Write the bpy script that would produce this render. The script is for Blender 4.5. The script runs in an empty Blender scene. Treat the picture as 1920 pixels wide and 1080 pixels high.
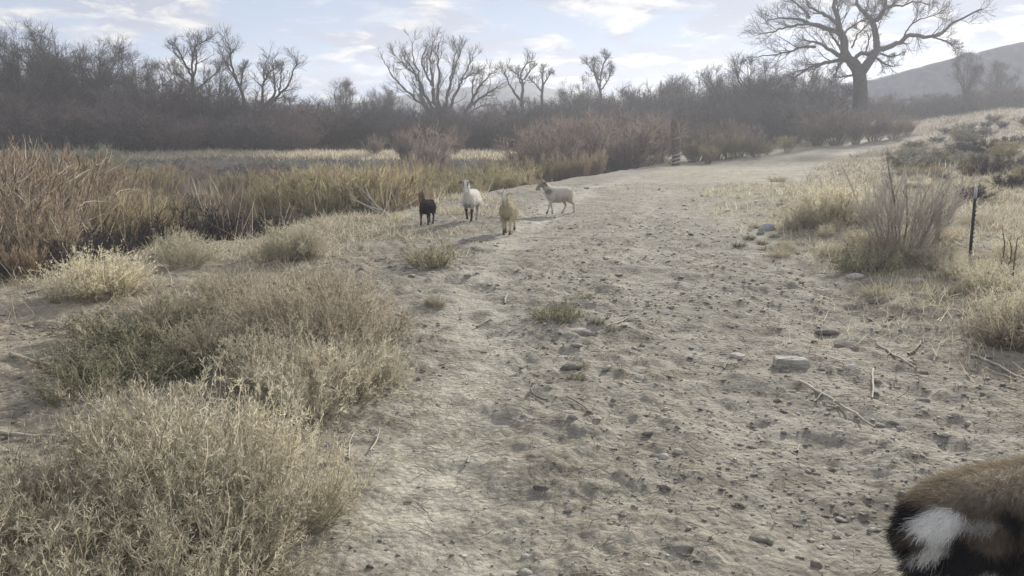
import bpy, math, random
import numpy as np
from mathutils import Vector, Matrix

S = bpy.context.scene
COL = S.collection
R = math.radians

# ------------------------------------------------------------------ camera
FPX = 1478.0          # focal length in pixels of a 1920 wide frame
PITCH = R(11.1)
CAMH = 1.6
cam = bpy.data.cameras.new('camera')
cam.sensor_width = 36.0
cam.lens = FPX / 1920 * 36.0
cam.clip_end = 6000
cam.clip_start = 0.05
cam_o = bpy.data.objects.new('camera', cam)
cam_o.location = (0, 0, CAMH)
cam_o.rotation_euler = (R(90) - PITCH, 0, 0)
COL.objects.link(cam_o)
S.camera = cam_o

# ------------------------------------------------------------------ sky, sun, exposure
SUN_EL, SUN_AZ = R(21), R(29)        # azimuth measured clockwise from +Y (straight ahead)
SUN_DIR = Vector((math.sin(SUN_AZ) * math.cos(SUN_EL), math.cos(SUN_AZ) * math.cos(SUN_EL), math.sin(SUN_EL)))
W = bpy.data.worlds.new('World')
S.world = W
W.use_nodes = True
nt = W.node_tree
nt.nodes.clear()
def N(t, tree=None, **kw):
    n = (tree or nt).nodes.new(t)
    for k, v in kw.items():
        setattr(n, k, v)
    return n
def LK(a, b, tree=None):
    (tree or nt).links.new(a, b)
def MATH(op, a, b=None, tree=None, clamp=False):
    n = N('ShaderNodeMath', tree, operation=op); n.use_clamp = clamp
    for i, v in enumerate((a, b)):
        if v is None: continue
        if isinstance(v, (int, float)): n.inputs[i].default_value = v
        else: LK(v, n.inputs[i], tree)
    return n.outputs[0]
def MIX(f, a, b, tree=None, blend='MIX'):
    n = N('ShaderNodeMix', tree, data_type='RGBA', blend_type=blend)
    for i, v in ((0, f), (6, a), (7, b)):
        if isinstance(v, (int, float)): n.inputs[i].default_value = v
        elif isinstance(v, tuple): n.inputs[i].default_value = (*v[:3], 1)
        else: LK(v, n.inputs[i], tree)
    return n.outputs[2]
def RAMP(x, stops, tree=None):
    n = N('ShaderNodeValToRGB', tree)
    e = n.color_ramp.elements
    while len(e) < len(stops): e.new(0.5)
    for k, (p, c) in enumerate(stops):
        e[k].position = p
        e[k].color = (c, c, c, 1) if isinstance(c, (int, float)) else (*c, 1)
    LK(x, n.inputs[0], tree)
    return n.outputs[0]

sky = N('ShaderNodeTexSky', sky_type='NISHITA')
sky.sun_disc = False
sky.sun_elevation = SUN_EL
sky.sun_rotation = SUN_AZ
sky.air_density = 1.0; sky.dust_density = 0.6; sky.ozone_density = 1.5
tc = N('ShaderNodeTexCoord')
sep = N('ShaderNodeSeparateXYZ'); LK(tc.outputs['Generated'], sep.inputs[0])
zz = MATH('ADD', MATH('MAXIMUM', sep.outputs[2], 0.0), 0.16)
cx = MATH('DIVIDE', sep.outputs[0], zz); cy = MATH('DIVIDE', sep.outputs[1], zz)
cmb = N('ShaderNodeCombineXYZ'); LK(cx, cmb.inputs[0]); LK(cy, cmb.inputs[1]); cmb.inputs[2].default_value = 3.7
def noise(vec, scale, detail, rough, dist=0.0, tree=None):
    n = N('ShaderNodeTexNoise', tree)
    n.inputs['Scale'].default_value = scale; n.inputs['Detail'].default_value = detail
    n.inputs['Roughness'].default_value = rough; n.inputs['Distortion'].default_value = dist
    LK(vec, n.inputs['Vector'], tree)
    return n.outputs['Fac']
c1 = noise(cmb.outputs[0], 1.55, 10, 0.60, 0.5)
c2 = noise(cmb.outputs[0], 3.3, 9, 0.62, 0.4)
cover = RAMP(c1, [(0.42, 0.0), (0.52, 1.0)])
bright = RAMP(c2, [(0.47, 0.0), (0.58, 1.0)])
dotn = N('ShaderNodeVectorMath', operation='DOT_PRODUCT')
LK(tc.outputs['Generated'], dotn.inputs[0]); dotn.inputs[1].default_value = SUN_DIR
silver = MATH('POWER', MATH('MAXIMUM', dotn.outputs['Value'], 0.0), 6.0)
grey = (1.7, 1.87, 2.36); white = (3.75, 3.66, 3.44)
cl = MIX(bright, grey, white)
gain = MATH('ADD', MATH('MULTIPLY', silver, 0.02), 0.97)
gv = N('ShaderNodeCombineXYZ')
for k in range(3): LK(gain, gv.inputs[k])
cl = MIX(1.0, cl, gv.outputs[0], blend='MULTIPLY')
veil = MIX(0.97, sky.outputs[0], (1.45, 1.90, 2.66))
skycol = MIX(cover, veil, cl)
bg = N('ShaderNodeBackground'); bg.inputs['Strength'].default_value = 0.10
LK(skycol, bg.inputs['Color'])
wo = N('ShaderNodeOutputWorld'); LK(bg.outputs[0], wo.inputs['Surface'])

sun = bpy.data.lights.new('sun', 'SUN')
sun.energy = 2.6; sun.angle = R(4); sun.color = (1.0, 0.95, 0.87)
sun_o = bpy.data.objects.new('sun', sun)
sun_o.rotation_euler = SUN_DIR.to_track_quat('Z', 'Y').to_euler()
sun_o.location = (0, 0, 50)
COL.objects.link(sun_o)
VS = S.view_settings
S.display_settings.display_device = 'sRGB'
VS.view_transform = 'Standard'; VS.look = 'None'; VS.gamma = 1.0; VS.use_curve_mapping = False
VS.exposure = 1.34
S.render.engine = 'CYCLES'
cy_ = S.cycles
cy_.use_denoising = True
cy_.max_bounces = 5; cy_.diffuse_bounces = 3; cy_.volume_bounces = 1; cy_.transmission_bounces = 3; cy_.glossy_bounces = 2
cy_.sample_clamp_indirect = 6.0
S.render.filter_size = 1.7

# ------------------------------------------------------------------ helpers
def nrm(v): return v / np.maximum(np.linalg.norm(v, axis=-1, keepdims=True), 1e-9)
def sstep(a, b, x):
    t = np.clip((x - a) / (b - a), 0, 1); return t * t * (3 - 2 * t)
_perm = np.random.RandomState(5).rand(256, 256).astype(np.float64)
def vnoise(x, y):
    xi = np.floor(x).astype(int); yi = np.floor(y).astype(int)
    fx = x - xi; fy = y - yi
    fx = fx * fx * (3 - 2 * fx); fy = fy * fy * (3 - 2 * fy)
    a = _perm[xi & 255, yi & 255]; b = _perm[(xi + 1) & 255, yi & 255]
    c = _perm[xi & 255, (yi + 1) & 255]; d = _perm[(xi + 1) & 255, (yi + 1) & 255]
    return (a * (1 - fx) + b * fx) * (1 - fy) + (c * (1 - fx) + d * fx) * fy - 0.5
def fbm(x, y, o=4, gain=0.5):
    s = 0; a = 1.0
    for k in range(o):
        s = s + a * vnoise(x * 2.03 ** k + 17.3 * k, y * 2.03 ** k + 9.1 * k); a *= gain
    return s

# terrain ------------------------------------------------------------
EDGE_Y = np.array([-60, 0, 4, 7.6, 11, 13.3, 16, 28.6, 41, 60.0])
EDGE_X = np.array([-9, -6.2, -5.6, -5.2, -4.9, -3.6, -2.6, 2.0, 7.4, 13.0])
def ditch(x, y):
    xe = np.interp(y, EDGE_Y, EDGE_X) + 0.5 * vnoise(x * 0.4, y * 0.4)
    yf = 44.0 + 2.2 * vnoise(x * 0.12 + 5, y * 0 + 3)
    return sstep(0.0, 2.2, xe - x) * sstep(0.0, 1.3, yf - y)
def hmacro(x, y):
    h = -1.0 * ditch(x, y)
    h = h + 0.0134 * np.maximum(0, np.minimum(x, 46) - 8) ** 1.5
    h = h + 0.40 * sstep(42, 47, y) * sstep(10, 2, x)
    h = h + 0.16 * sstep(2.2, 4.5, x - 0.12 * y) * sstep(40, 10, y)
    h = h + 1.0 * np.exp(-(((x - 40) / 9) ** 2 + ((y - 66) / 9) ** 2))
    h = h + 0.10 * fbm(x * 0.35, y * 0.35, 3) * sstep(0.5, 6, np.hypot(x, y))
    return h
RUT_Y = np.array([-5, 2.5, 3.5, 6.5, 9, 12, 17, 25, 40])
def rut_l(y): return np.interp(y, RUT_Y, np.array([-.3, -.25, -.28, -.35, -.30, -.02, .9, 2.9, 8.2])) + .08 * np.sin(y * 1.3)
def rut_r(y): return np.interp(y, RUT_Y, np.array([1.1, 1.2, 1.25, 1.35, 1.55, 1.95, 2.9, 5.0, 10.2])) + .08 * np.sin(y * 1.1 + 2)
def hmicro(x, y):
    r = np.hypot(x, y)
    a = np.clip(1.2 - r / 60, 0.25, 1)
    k = fbm(x * 3.1, y * 3.1, 3)
    rut = 0.5 + 0.9 * sstep(-0.2, 0.25, vnoise(x * 0.9 + 4, y * 0.45))
    clod = np.maximum(0, fbm(x * 8.0 + 3, y * 8.0, 2) + .05) + .55 * np.maximum(0, fbm(x * 21.0, y * 21.0, 2))
    worn = np.maximum(np.exp(-((x - rut_l(y)) / .34) ** 2), .8 * np.exp(-((x - rut_r(y)) / .40) ** 2)) * sstep(26, 16, y)
    return a * (rut * 0.048 * k + (1 - .85 * worn) * 0.040 * clod * np.clip(1.5 - r / 16, .15, 1)) - .025 * worn
def hgt(x, y):
    x = np.asarray(x, float); y = np.asarray(y, float)
    return hmacro(x, y) + hmicro(x, y)
def ray(px, py):
    v = np.array([(px - 960) / FPX, 1.0, -(py - 540) / FPX])
    c, s = math.cos(PITCH), math.sin(PITCH)
    return np.array([v[0], v[1] * c + v[2] * s, -v[1] * s + v[2] * c])
def ground(px, py):
    d = ray(px, py); t = 1.5
    while t < 400:
        p = d * t
        if CAMH + p[2] < float(hgt(p[0], p[1])): break
        t *= 1.004
    return np.array([p[0], p[1], float(hgt(p[0], p[1]))])
def at(px, py, Y):
    d = ray(px, py); t = Y / d[1]
    return np.array([d[0] * t, Y, CAMH + d[2] * t])
def onx(px, Y):      # ground point under pixel column px at depth Y
    x = at(px, 250, Y)[0]
    return np.array([x, Y, float(hgt(x, Y))])

# mesh building --------------------------------------------------------
def mesh(name, V, faces, mat, col=None, smooth=False):
    """faces: list of int arrays (n,k)"""
    me = bpy.data.meshes.new(name)
    V = np.asarray(V, np.float32)
    me.vertices.add(len(V)); me.vertices.foreach_set('co', V.ravel())
    faces = [np.asarray(f) for f in faces if len(f)]
    nl = sum(f.size for f in faces); nf = sum(len(f) for f in faces)
    me.loops.add(nl); me.polygons.add(nf)
    me.loops.foreach_set('vertex_index', np.concatenate([f.ravel() for f in faces]).astype(np.int32))
    st = []; o = 0
    for f in faces:
        st.append(o + np.arange(len(f)) * f.shape[1]); o += f.size
    me.polygons.foreach_set('loop_start', np.concatenate(st).astype(np.int32))
    if smooth: me.polygons.foreach_set('use_smooth', np.ones(nf, bool))
    me.update(calc_edges=True)
    if col is not None:
        a = me.color_attributes.new('col', 'FLOAT_COLOR', 'POINT')
        c = np.ones((len(V), 4), np.float32); c[:, :3] = col
        a.data.foreach_set('color', c.ravel())
    me.materials.append(mat)
    return me
def link(name, me, parent=None):
    o = bpy.data.objects.new(name, me); COL.objects.link(o)
    if parent is not None: o.parent = parent
    return o
def empty(name, loc=(0, 0, 0), rz=0.0, sc=1.0):
    o = bpy.data.objects.new(name, None); COL.objects.link(o)
    o.location = [float(v) for v in loc]; o.rotation_euler = (0, 0, rz)
    o.scale = (sc,) * 3 if isinstance(sc, (int, float)) else sc
    o.empty_display_size = 0.2
    return o
def tag(o, label=None, cat=None, group=None, kind=None):
    if label: o['label'] = label
    if cat: o['category'] = cat
    if group: o['group'] = group
    if kind: o['kind'] = kind
    return o
def dup(root, loc, rz=0.0, sc=1.0, label=None, group=None):
    c = root.copy(); COL.objects.link(c)
    c.location = [float(v) for v in loc]; c.rotation_euler = (0, 0, rz)
    c.scale = (sc,) * 3 if isinstance(sc, (int, float)) else sc
    if label: c['label'] = label
    if group: c['group'] = group
    for ch in root.children:
        k = ch.copy(); COL.objects.link(k); k.parent = c
    return c

class Geo:
    def __init__(s): s.V = []; s.F = []; s.C = []; s.n = 0
    def add(s, V, F, col):
        V = np.asarray(V).reshape(-1, 3)
        s.V.append(V); s.F.append(np.asarray(F) + s.n)
        c = np.asarray(col, float)
        s.C.append(np.broadcast_to(c, V.shape) if c.ndim == 1 else c)
        s.n += len(V)
    def build(s, name, mat, parent=None, smooth=False):
        return link(name, s.mesh(name, mat, smooth), parent)
    def mesh(s, name, mat, smooth=False):
        return mesh(name, np.concatenate(s.V), s.F, mat, np.concatenate(s.C), smooth)

def ribbon(g, P, Wd, col, rng):
    """flat tapering strips: P (n,k,3), Wd (n,k) half widths, col (n,3) or (3,)"""
    n, k, _ = P.shape
    T = nrm(np.gradient(P, axis=1))
    ref = nrm(rng.normal(size=(n, 1, 3)))
    side = nrm(np.cross(T, ref))
    A = P - side * Wd[..., None]; B = P + side * Wd[..., None]
    V = np.stack([A, B], 2)            # n,k,2,3
    i = np.arange(n)[:, None] * (2 * k) + np.arange(k - 1)[None] * 2
    F = np.stack([i, i + 1, i + 3, i + 2], -1).reshape(-1, 4)
    c = np.asarray(col, float)
    if c.ndim == 2: c = np.repeat(c, 2 * k, axis=0)
    g.add(V, F, c)
def tubes(g, P, Rd, col, sides=5, cap=True):
    n, k, _ = P.shape
    T = nrm(np.gradient(P, axis=1))
    ref = np.where(np.abs(T[:, :1, 2:3]) > 0.9, np.array([1.0, 0, 0]), np.array([0, 0, 1.0]))
    U = nrm(np.cross(T, ref)); B = np.cross(T, U)
    a = np.arange(sides) / sides * 2 * np.pi
    V = P[:, :, None] + Rd[:, :, None, None] * (np.cos(a)[:, None] * U[:, :, None] + np.sin(a)[:, None] * B[:, :, None])
    base = (np.arange(n)[:, None, None] * k + np.arange(k - 1)[None, :, None]) * sides
    j = np.arange(sides)[None, None]; j2 = (j + 1) % sides
    F = np.stack([base + j, base + j2, base + sides + j2, base + sides + j], -1).reshape(-1, 4)
    c = np.asarray(col, float)
    if c.ndim == 2: c = np.repeat(c, k * sides, axis=0)
    g.add(V, F, c)
def grow(p, d, L, n, wig, up, rng):
    p = np.asarray(p, float); d = nrm(np.asarray(d, float)); L = np.asarray(L, float)
    out = [p]
    for _ in range(n):
        d = nrm(d + wig * rng.normal(size=d.shape) + np.array([0, 0, up]))
        p = p + d * (L / n)[:, None]; out.append(p)
    return np.stack(out, 1)
def sprout(P, K, t0, t1, a0, a1, rng, Rd=None):
    """K side starts on each path; returns pos, dir, t, parent index, radius"""
    n, k, _ = P.shape
    idx = np.repeat(np.arange(n), K)
    t = rng.uniform(t0, t1, n * K)
    f = t * (k - 1); i = np.minimum(f.astype(int), k - 2); w = (f - i)[:, None]
    pos = P[idx, i] * (1 - w) + P[idx, i + 1] * w
    T = nrm(P[idx, i + 1] - P[idx, i])
    q = nrm(np.cross(T, rng.normal(size=T.shape)))
    an = rng.uniform(a0, a1, n * K)[:, None]
    d = np.cos(an) * T + np.sin(an) * q
    r = None
    if Rd is not None: r = Rd[idx, i] * (1 - w[:, 0]) + Rd[idx, i + 1] * w[:, 0]
    return pos, d, t, idx, r
def taper(n, k, r0, r1=0.0):
    s = np.linspace(0, 1, k)[None]
    r0 = np.broadcast_to(np.asarray(r0, float).reshape(-1, 1), (n, 1))
    return r0 * (1 - s) + np.asarray(r1) * s
def pick(cols, n, rng, var=0.15):
    c = np.array(cols)[rng.randint(len(cols), size=n)]
    return np.clip(c * (1 + var * rng.normal(size=(n, 1))), 0.01, 0.9)

# ------------------------------------------------------------------ materials
def material(name):
    m = bpy.data.materials.new(name); m.use_nodes = True
    t = m.node_tree; t.nodes.clear()
    return m, t
def plant_mat(name, trans=0.35, spread=0.5):
    m, t = material(name)
    a = N('ShaderNodeVertexColor', t); a.layer_name = 'col'
    oi = N('ShaderNodeObjectInfo', t)
    v = MATH('ADD', MATH('MULTIPLY', oi.outputs['Random'], spread, t), 1 - spread / 2, t)
    vv = N('ShaderNodeCombineXYZ', t)
    for k in range(3): LK(v, vv.inputs[k], t)
    c = MIX(1.0, a.outputs[0], vv.outputs[0], t, 'MULTIPLY')
    d = N('ShaderNodeBsdfDiffuse', t); LK(c, d.inputs[0], t)
    tr = N('ShaderNodeBsdfTranslucent', t); LK(c, tr.inputs[0], t)
    mx = N('ShaderNodeMixShader', t); mx.inputs[0].default_value = trans
    LK(d.outputs[0], mx.inputs[1], t); LK(tr.outputs[0], mx.inputs[2], t)
    o = N('ShaderNodeOutputMaterial', t); LK(mx.outputs[0], o.inputs['Surface'], t)
    return m
def rough_mat(name, scale=30, bump=0.4, var=0.35, use_attr=True, color=(0.2, 0.2, 0.2), rough=0.9):
    m, t = material(name)
    tcn = N('ShaderNodeTexCoord', t)
    nz = noise(tcn.outputs['Object'], scale, 6, 0.65, 0.2, t)
    if use_attr:
        a = N('ShaderNodeVertexColor', t); a.layer_name = 'col'; base = a.outputs[0]
    else:
        base = color
    f = RAMP(nz, [(0.3, 1 - var), (0.7, 1 + var * 0.6)], t)
    c = MIX(1.0, base, f, t, 'MULTIPLY')
    b = N('ShaderNodeBump', t); b.inputs['Strength'].default_value = bump; b.inputs['Distance'].default_value = 0.02
    LK(nz, b.inputs['Height'], t)
    p = N('ShaderNodeBsdfPrincipled', t); p.inputs['Roughness'].default_value = rough
    p.inputs['Specular IOR Level'].default_value = 0.2
    LK(c, p.inputs['Base Color'], t); LK(b.outputs[0], p.inputs['Normal'], t)
    o = N('ShaderNodeOutputMaterial', t); LK(p.outputs[0], o.inputs['Surface'], t)
    return m
M_PLANT = plant_mat('dry_plant', 0.48)
M_TWIG = plant_mat('twigs', 0.08, 0.9)
M_BARK = rough_mat('bark', 6, 0.6, 0.35)
M_STONE = rough_mat('stone', 25, 0.5, 0.3)
M_FURSKIN = rough_mat('goat_hide', 40, 0.3, 0.2)
M_FUR = plant_mat('goat_hair', 0.30)
M_HORN = rough_mat('horn', 60, 0.4, 0.3)
M_METAL = rough_mat('painted_steel', 80, 0.2, 0.3, rough=0.6)

def ground_mat():
    m, t = material('dry_soil')
    tcn = N('ShaderNodeTexCoord', t); P = tcn.outputs['Object']
    a = N('ShaderNodeVertexColor', t); a.layer_name = 'col'
    n1 = noise(P, 0.55, 5, 0.6, 0.3, t)
    n2 = noise(P, 5.0, 7, 0.68, 0.3, t)
    n3 = noise(P, 38.0, 5, 0.7, 0.2, t)
    f1 = RAMP(n1, [(0.30, 0.84), (0.70, 1.14)], t)
    f2 = RAMP(n2, [(0.30, 0.60), (0.50, 1.0), (0.72, 1.25)], t)
    f3 = RAMP(n3, [(0.30, 0.70), (0.50, 1.0), (0.70, 1.28)], t)
    c = MIX(1.0, a.outputs[0], f1, t, 'MULTIPLY')
    c = MIX(1.0, c, f2, t, 'MULTIPLY'); c = MIX(1.0, c, f3, t, 'MULTIPLY')
    # faint green and reddish tints of sprouting weeds and clay
    g = RAMP(noise(P, 1.7, 6, 0.7, 0.4, t), [(0.56, 0.0), (0.70, 0.40)], t)
    c = MIX(g, c, (0.17, 0.20, 0.13), t)
    dk = RAMP(noise(P, 2.3, 8, 0.72, 0.6, t), [(0.49, 0.0), (0.64, 0.7)], t)
    c = MIX(dk, c, (0.150, 0.130, 0.100), t)
    v = N('ShaderNodeTexVoronoi', t); v.inputs['Scale'].default_value = 26; v.inputs['Randomness'].default_value = 1
    LK(P, v.inputs['Vector'], t)
    hh = MATH('ADD', MATH('MULTIPLY', n2, 1.6, t), MATH('ADD', MATH('MULTIPLY', n3, 0.8, t), MATH('MULTIPLY', v.outputs['Distance'], -0.6, t), t), t)
    b = N('ShaderNodeBump', t); b.inputs['Strength'].default_value = 0.6; b.inputs['Distance'].default_value = 0.03
    LK(hh, b.inputs['Height'], t)
    p = N('ShaderNodeBsdfPrincipled', t); p.inputs['Roughness'].default_value = 0.95
    p.inputs['Specular IOR Level'].default_value = 0.15
    LK(c, p.inputs['Base Color'], t); LK(b.outputs[0], p.inputs['Normal'], t)
    o = N('ShaderNodeOutputMaterial', t); LK(p.outputs[0], o.inputs['Surface'], t)
    return m
M_GROUND = ground_mat()

# ------------------------------------------------------------------ ground and track
def build_ground():
    ang = np.concatenate([np.linspace(-58, 58, 760), np.linspace(58, 302, 70)[1:-1]])
    ang = np.radians(ang); na = len(ang)
    r = [0.35]
    while r[-1] < 380: r.append(r[-1] * (1.0065 if r[-1] < 14 else 1.013 if r[-1] < 30 else 1.035) + 0.002)
    r = np.array(r); nr = len(r)
    RR, AA = np.meshgrid(r, ang, indexing='ij')
    X = RR * np.sin(AA); Y = RR * np.cos(AA)
    Z = hgt(X, Y)
    V = np.stack([X, Y, Z], -1).reshape(-1, 3)
    i = np.arange(nr - 1)[:, None] * na; j = np.arange(na)[None]; j2 = (j + 1) % na
    F = np.stack([i + j, i + j2, i + na + j2, i + na + j], -1).reshape(-1, 4)[:, ::-1]
    # centre disc
    V = np.vstack([V, [[0, 0, float(hgt(0.0, 0.0))]]])
    c = len(V) - 1
    T = np.stack([np.full(na, c), (np.arange(na) + 1) % na, np.arange(na)], -1)
    # track outline
    L = [(600, 1079), (690, 800), (770, 620), (800, 520), (960, 420), (1180, 335), (1300, 300), (1480, 280), (1620, 262)]
    Rr = [(1760, 254), (1640, 284), (1545, 310), (1480, 360), (1440, 420), (1540, 500), (1690, 640), (1919, 830)]
    poly = np.array([[-0.9, -3]] + [ground(*p)[:2] for p in L] + [ground(*p)[:2] for p in Rr] + [[1.6, 0.5], [1.6, -3]])
    def inside(x, y):
        w = np.zeros(x.shape, bool); n = len(poly)
        for k in range(n):
            x0, y0 = poly[k]; x1, y1 = poly[(k + 1) % n]
            cnd = ((y0 > y) != (y1 > y)) & (x < (x1 - x0) * (y - y0) / (y1 - y0 + 1e-12) + x0)
            w ^= cnd
        return w
    x, y = V[:, 0], V[:, 1]
    jx = x + 0.9 * fbm(x * 1.1, y * 1.1, 3); jy = y + 0.9 * fbm(x * 1.1 + 40, y * 1.1, 3)
    tr = inside(jx, jy)
    D = ditch(x, y)
    soil = np.array([0.262, 0.236, 0.190]); pale = np.array([0.44, 0.41, 0.335]); bank = np.array([0.33, 0.28, 0.21])
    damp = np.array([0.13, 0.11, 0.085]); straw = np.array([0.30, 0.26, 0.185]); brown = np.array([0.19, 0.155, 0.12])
    col = np.tile(soil, (len(V), 1))
    def mixc(c2, f): nonlocal col; col = col * (1 - f[:, None]) + c2 * f[:, None]
    mixc(np.array([.245, .218, .180]), sstep(.5, 1.6, x - .04 * y + .9 * fbm(x * .9, y * .9)) * sstep(13, 6, y) * .8)
    mixc(straw, sstep(2.0, 4.0, x - 0.10 * y + 1.2 * fbm(x * .8, y * .8)) * 0.9)
    mixc(bank, sstep(1.2, 3.0, -x - 0.0 * y + 1.5 * fbm(x * .7, y * .7)) * sstep(16, 9, y) * 0.7)
    rutf = np.maximum(np.exp(-((x - rut_l(y)) / .42) ** 2), .55 * np.exp(-((x - rut_r(y)) / .45) ** 2)) * sstep(40, 22, y)
    mixc(pale, np.maximum(rutf * .8, tr * 0.25))
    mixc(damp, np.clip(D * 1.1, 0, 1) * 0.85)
    mixc(straw * 1.05, sstep(44.6, 45.4, y) * sstep(9, 3, x) * sstep(56, 50, y))
    mixc(brown, sstep(52, 60, y) * sstep(24, 12, x))
    mixc(brown * 1.2, sstep(24, 34, y) * sstep(0, 4, x - .42 * y) * .6)
    mixc(straw * 0.8, sstep(70, 90, y) * sstep(10, 30, x))
    fc = tr[F].sum(1) >= 2
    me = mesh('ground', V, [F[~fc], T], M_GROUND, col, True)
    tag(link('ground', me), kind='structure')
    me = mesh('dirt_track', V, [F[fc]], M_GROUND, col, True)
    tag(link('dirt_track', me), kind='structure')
    return inside
IN_TRACK = build_ground()

# hills far behind -----------------------------------------------------
def build_hill(name, D, pts, depth, mcol, seed):
    rng = np.random.RandomState(seed)
    px = np.array([p[0] for p in pts], float); py = np.array([p[1] for p in pts], float)
    xs = np.linspace(px[0], px[-1], 160)
    ys = np.interp(xs, px, py) + 1.3 * fbm(xs * 0.03, xs * 0 + seed, 4)
    crest = np.array([at(a, b, D) for a, b in zip(xs, ys)])
    rows = []
    for f in np.concatenate([np.linspace(-1, 0, 26), [.35, .7, 1]]):
        hz = 1 - abs(f) ** 1.15
        P = crest.copy(); P[:, 1] += f * depth
        gul = fbm(xs * .016 + f * .8, f * 2.2 + seed + xs * .004, 5)
        P[:, 2] = -2.0 + (crest[:, 2] + 2.0) * hz * (1 + (.10 * gul if -1 < f < -.02 else 0))
        rows.append(P)
    V = np.concatenate(rows); n = len(xs)
    i = np.arange(len(rows) - 1)[:, None] * n + np.arange(n - 1)[None]
    F = np.stack([i, i + 1, i + n + 1, i + n], -1).reshape(-1, 4)
    col = np.array(mcol) * (1 + 0.25 * rng.normal(size=(len(V), 1)))
    tag(link(name, mesh(name, V, [F], rough_mat(name + '_scrub', 0.45, 0.3, 0.5), np.clip(col, .02, .6), True)), kind='structure')
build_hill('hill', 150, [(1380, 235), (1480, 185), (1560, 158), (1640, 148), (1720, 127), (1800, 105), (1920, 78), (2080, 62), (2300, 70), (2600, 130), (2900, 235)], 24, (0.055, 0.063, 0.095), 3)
build_hill('mountain', 300, [(-500, 236), (-300, 190), (0, 200), (350, 186), (620, 200), (760, 178), (900, 160), (980, 152), (1080, 178), (1300, 205), (1500, 236)], 50, (0.15, 0.15, 0.15), 8)

# ------------------------------------------------------------------ trees
BARK = np.array([0.105, 0.092, 0.082])
def bezier_path(pts, n=10):
    pts = np.array(pts, float); t = np.linspace(0, len(pts) - 1, n)
    # Catmull-Rom through the points
    out = []
    for u in t:
        i = min(int(u), len(pts) - 2); f = u - i
        p0 = pts[max(i - 1, 0)]; p1 = pts[i]; p2 = pts[i + 1]; p3 = pts[min(i + 2, len(pts) - 1)]
        out.append(0.5 * ((2 * p1) + (-p0 + p2) * f + (2 * p0 - 5 * p1 + 4 * p2 - p3) * f * f + (-p0 + 3 * p1 - 3 * p2 + p3) * f ** 3))
    return np.array(out)
def twigs_on(g, P, Rd, rng, K, L, levels=3, up=0.05, col=BARK, ang=(0.35, 0.95), t0=0.25, kk=(5, 4), wmin=0.012):
    """side branches of falling size on the given limbs"""
    for lv in range(levels):
        pos, d, t, idx, r = sprout(P, K, t0 if lv == 0 else 0.2, 1.0, ang[0], ang[1], rng, Rd)
        ln = L * rng.uniform(0.45, 1.15, len(pos)) * (1.2 - 0.85 * t)
        nseg = 5 if lv < 2 else 3
        P = grow(pos, d, ln, nseg, 0.15, up + 0.03, rng)
        r0 = np.maximum(np.minimum(r * 0.55, 0.022 * ln + 0.006), wmin)
        if lv == 2: r0 = np.full(len(P), wmin * .5)
        Rd = taper(len(P), nseg + 1, r0, wmin * 0.35)
        c = np.clip(col * (1 + 0.15 * rng.normal(size=(len(P), 1))), .02, .5)
        if lv < 2: tubes(g, P, Rd, c, 4 if lv == 0 else 3)
        else: ribbon(g, P, Rd, c, rng)
        L *= 0.60; K = kk[min(lv, len(kk) - 1)]
def px_tree(name, Y, limbs, seed, label, K=7, L=2.4, depth=2.2, trunk_n=1, wmin=0.014, up=0.03, levels=3, kk=(5, 5), t0=.2):
    """limbs: list of (list of px points, w0, w1) in photo pixels at distance Y, first ones = trunk"""
    rng = np.random.RandomState(seed)
    b = at(limbs[0][0][0][0], limbs[0][0][0][1], Y)
    root = np.array([b[0], Y, float(hgt(b[0], Y)) - 0.1])
    k = Y / FPX
    tr, cr = Geo(), Geo()
    for q, (pts, w0, w1) in enumerate(limbs):
        W3 = np.array([at(p[0], p[1], Y) for p in pts])
        if q == 0: W3[0, 2] = min(W3[0, 2], root[2])
        off = rng.uniform(-1, 1) * depth if q >= trunk_n else 0
        s = np.linspace(0, 1, len(W3))
        W3[:, 1] += off * s ** 0.8
        P = bezier_path(W3, 20) - root
        ln = np.linalg.norm(P[-1] - P[0])
        wob = 0.0075 * ln * rng.normal(size=P.shape); wob[0] = 0
        if q >= trunk_n: P += wob
        P = P[None]
        Rd = taper(1, 20, w0 * k * .42, w1 * k * .36)
        if q == 0: Rd = Rd * (1 + 0.35 * np.exp(-np.linspace(0, 1, 20) * 9))[None]
        tubes(tr if q < trunk_n else cr, P, Rd, BARK, 9 if q < trunk_n else 7)
        if q >= trunk_n:
            twigs_on(cr, P, Rd, rng, max(4, int(K * 1.7)), min(L * 1.35, ln * 0.6), levels, up, t0=t0, kk=kk, wmin=wmin)
    e = empty(name, root)
    tr.build('trunk', M_BARK, e, True); cr.build('crown', M_BARK, e, True)
    tag(e, label, 'tree')
    return e

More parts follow.
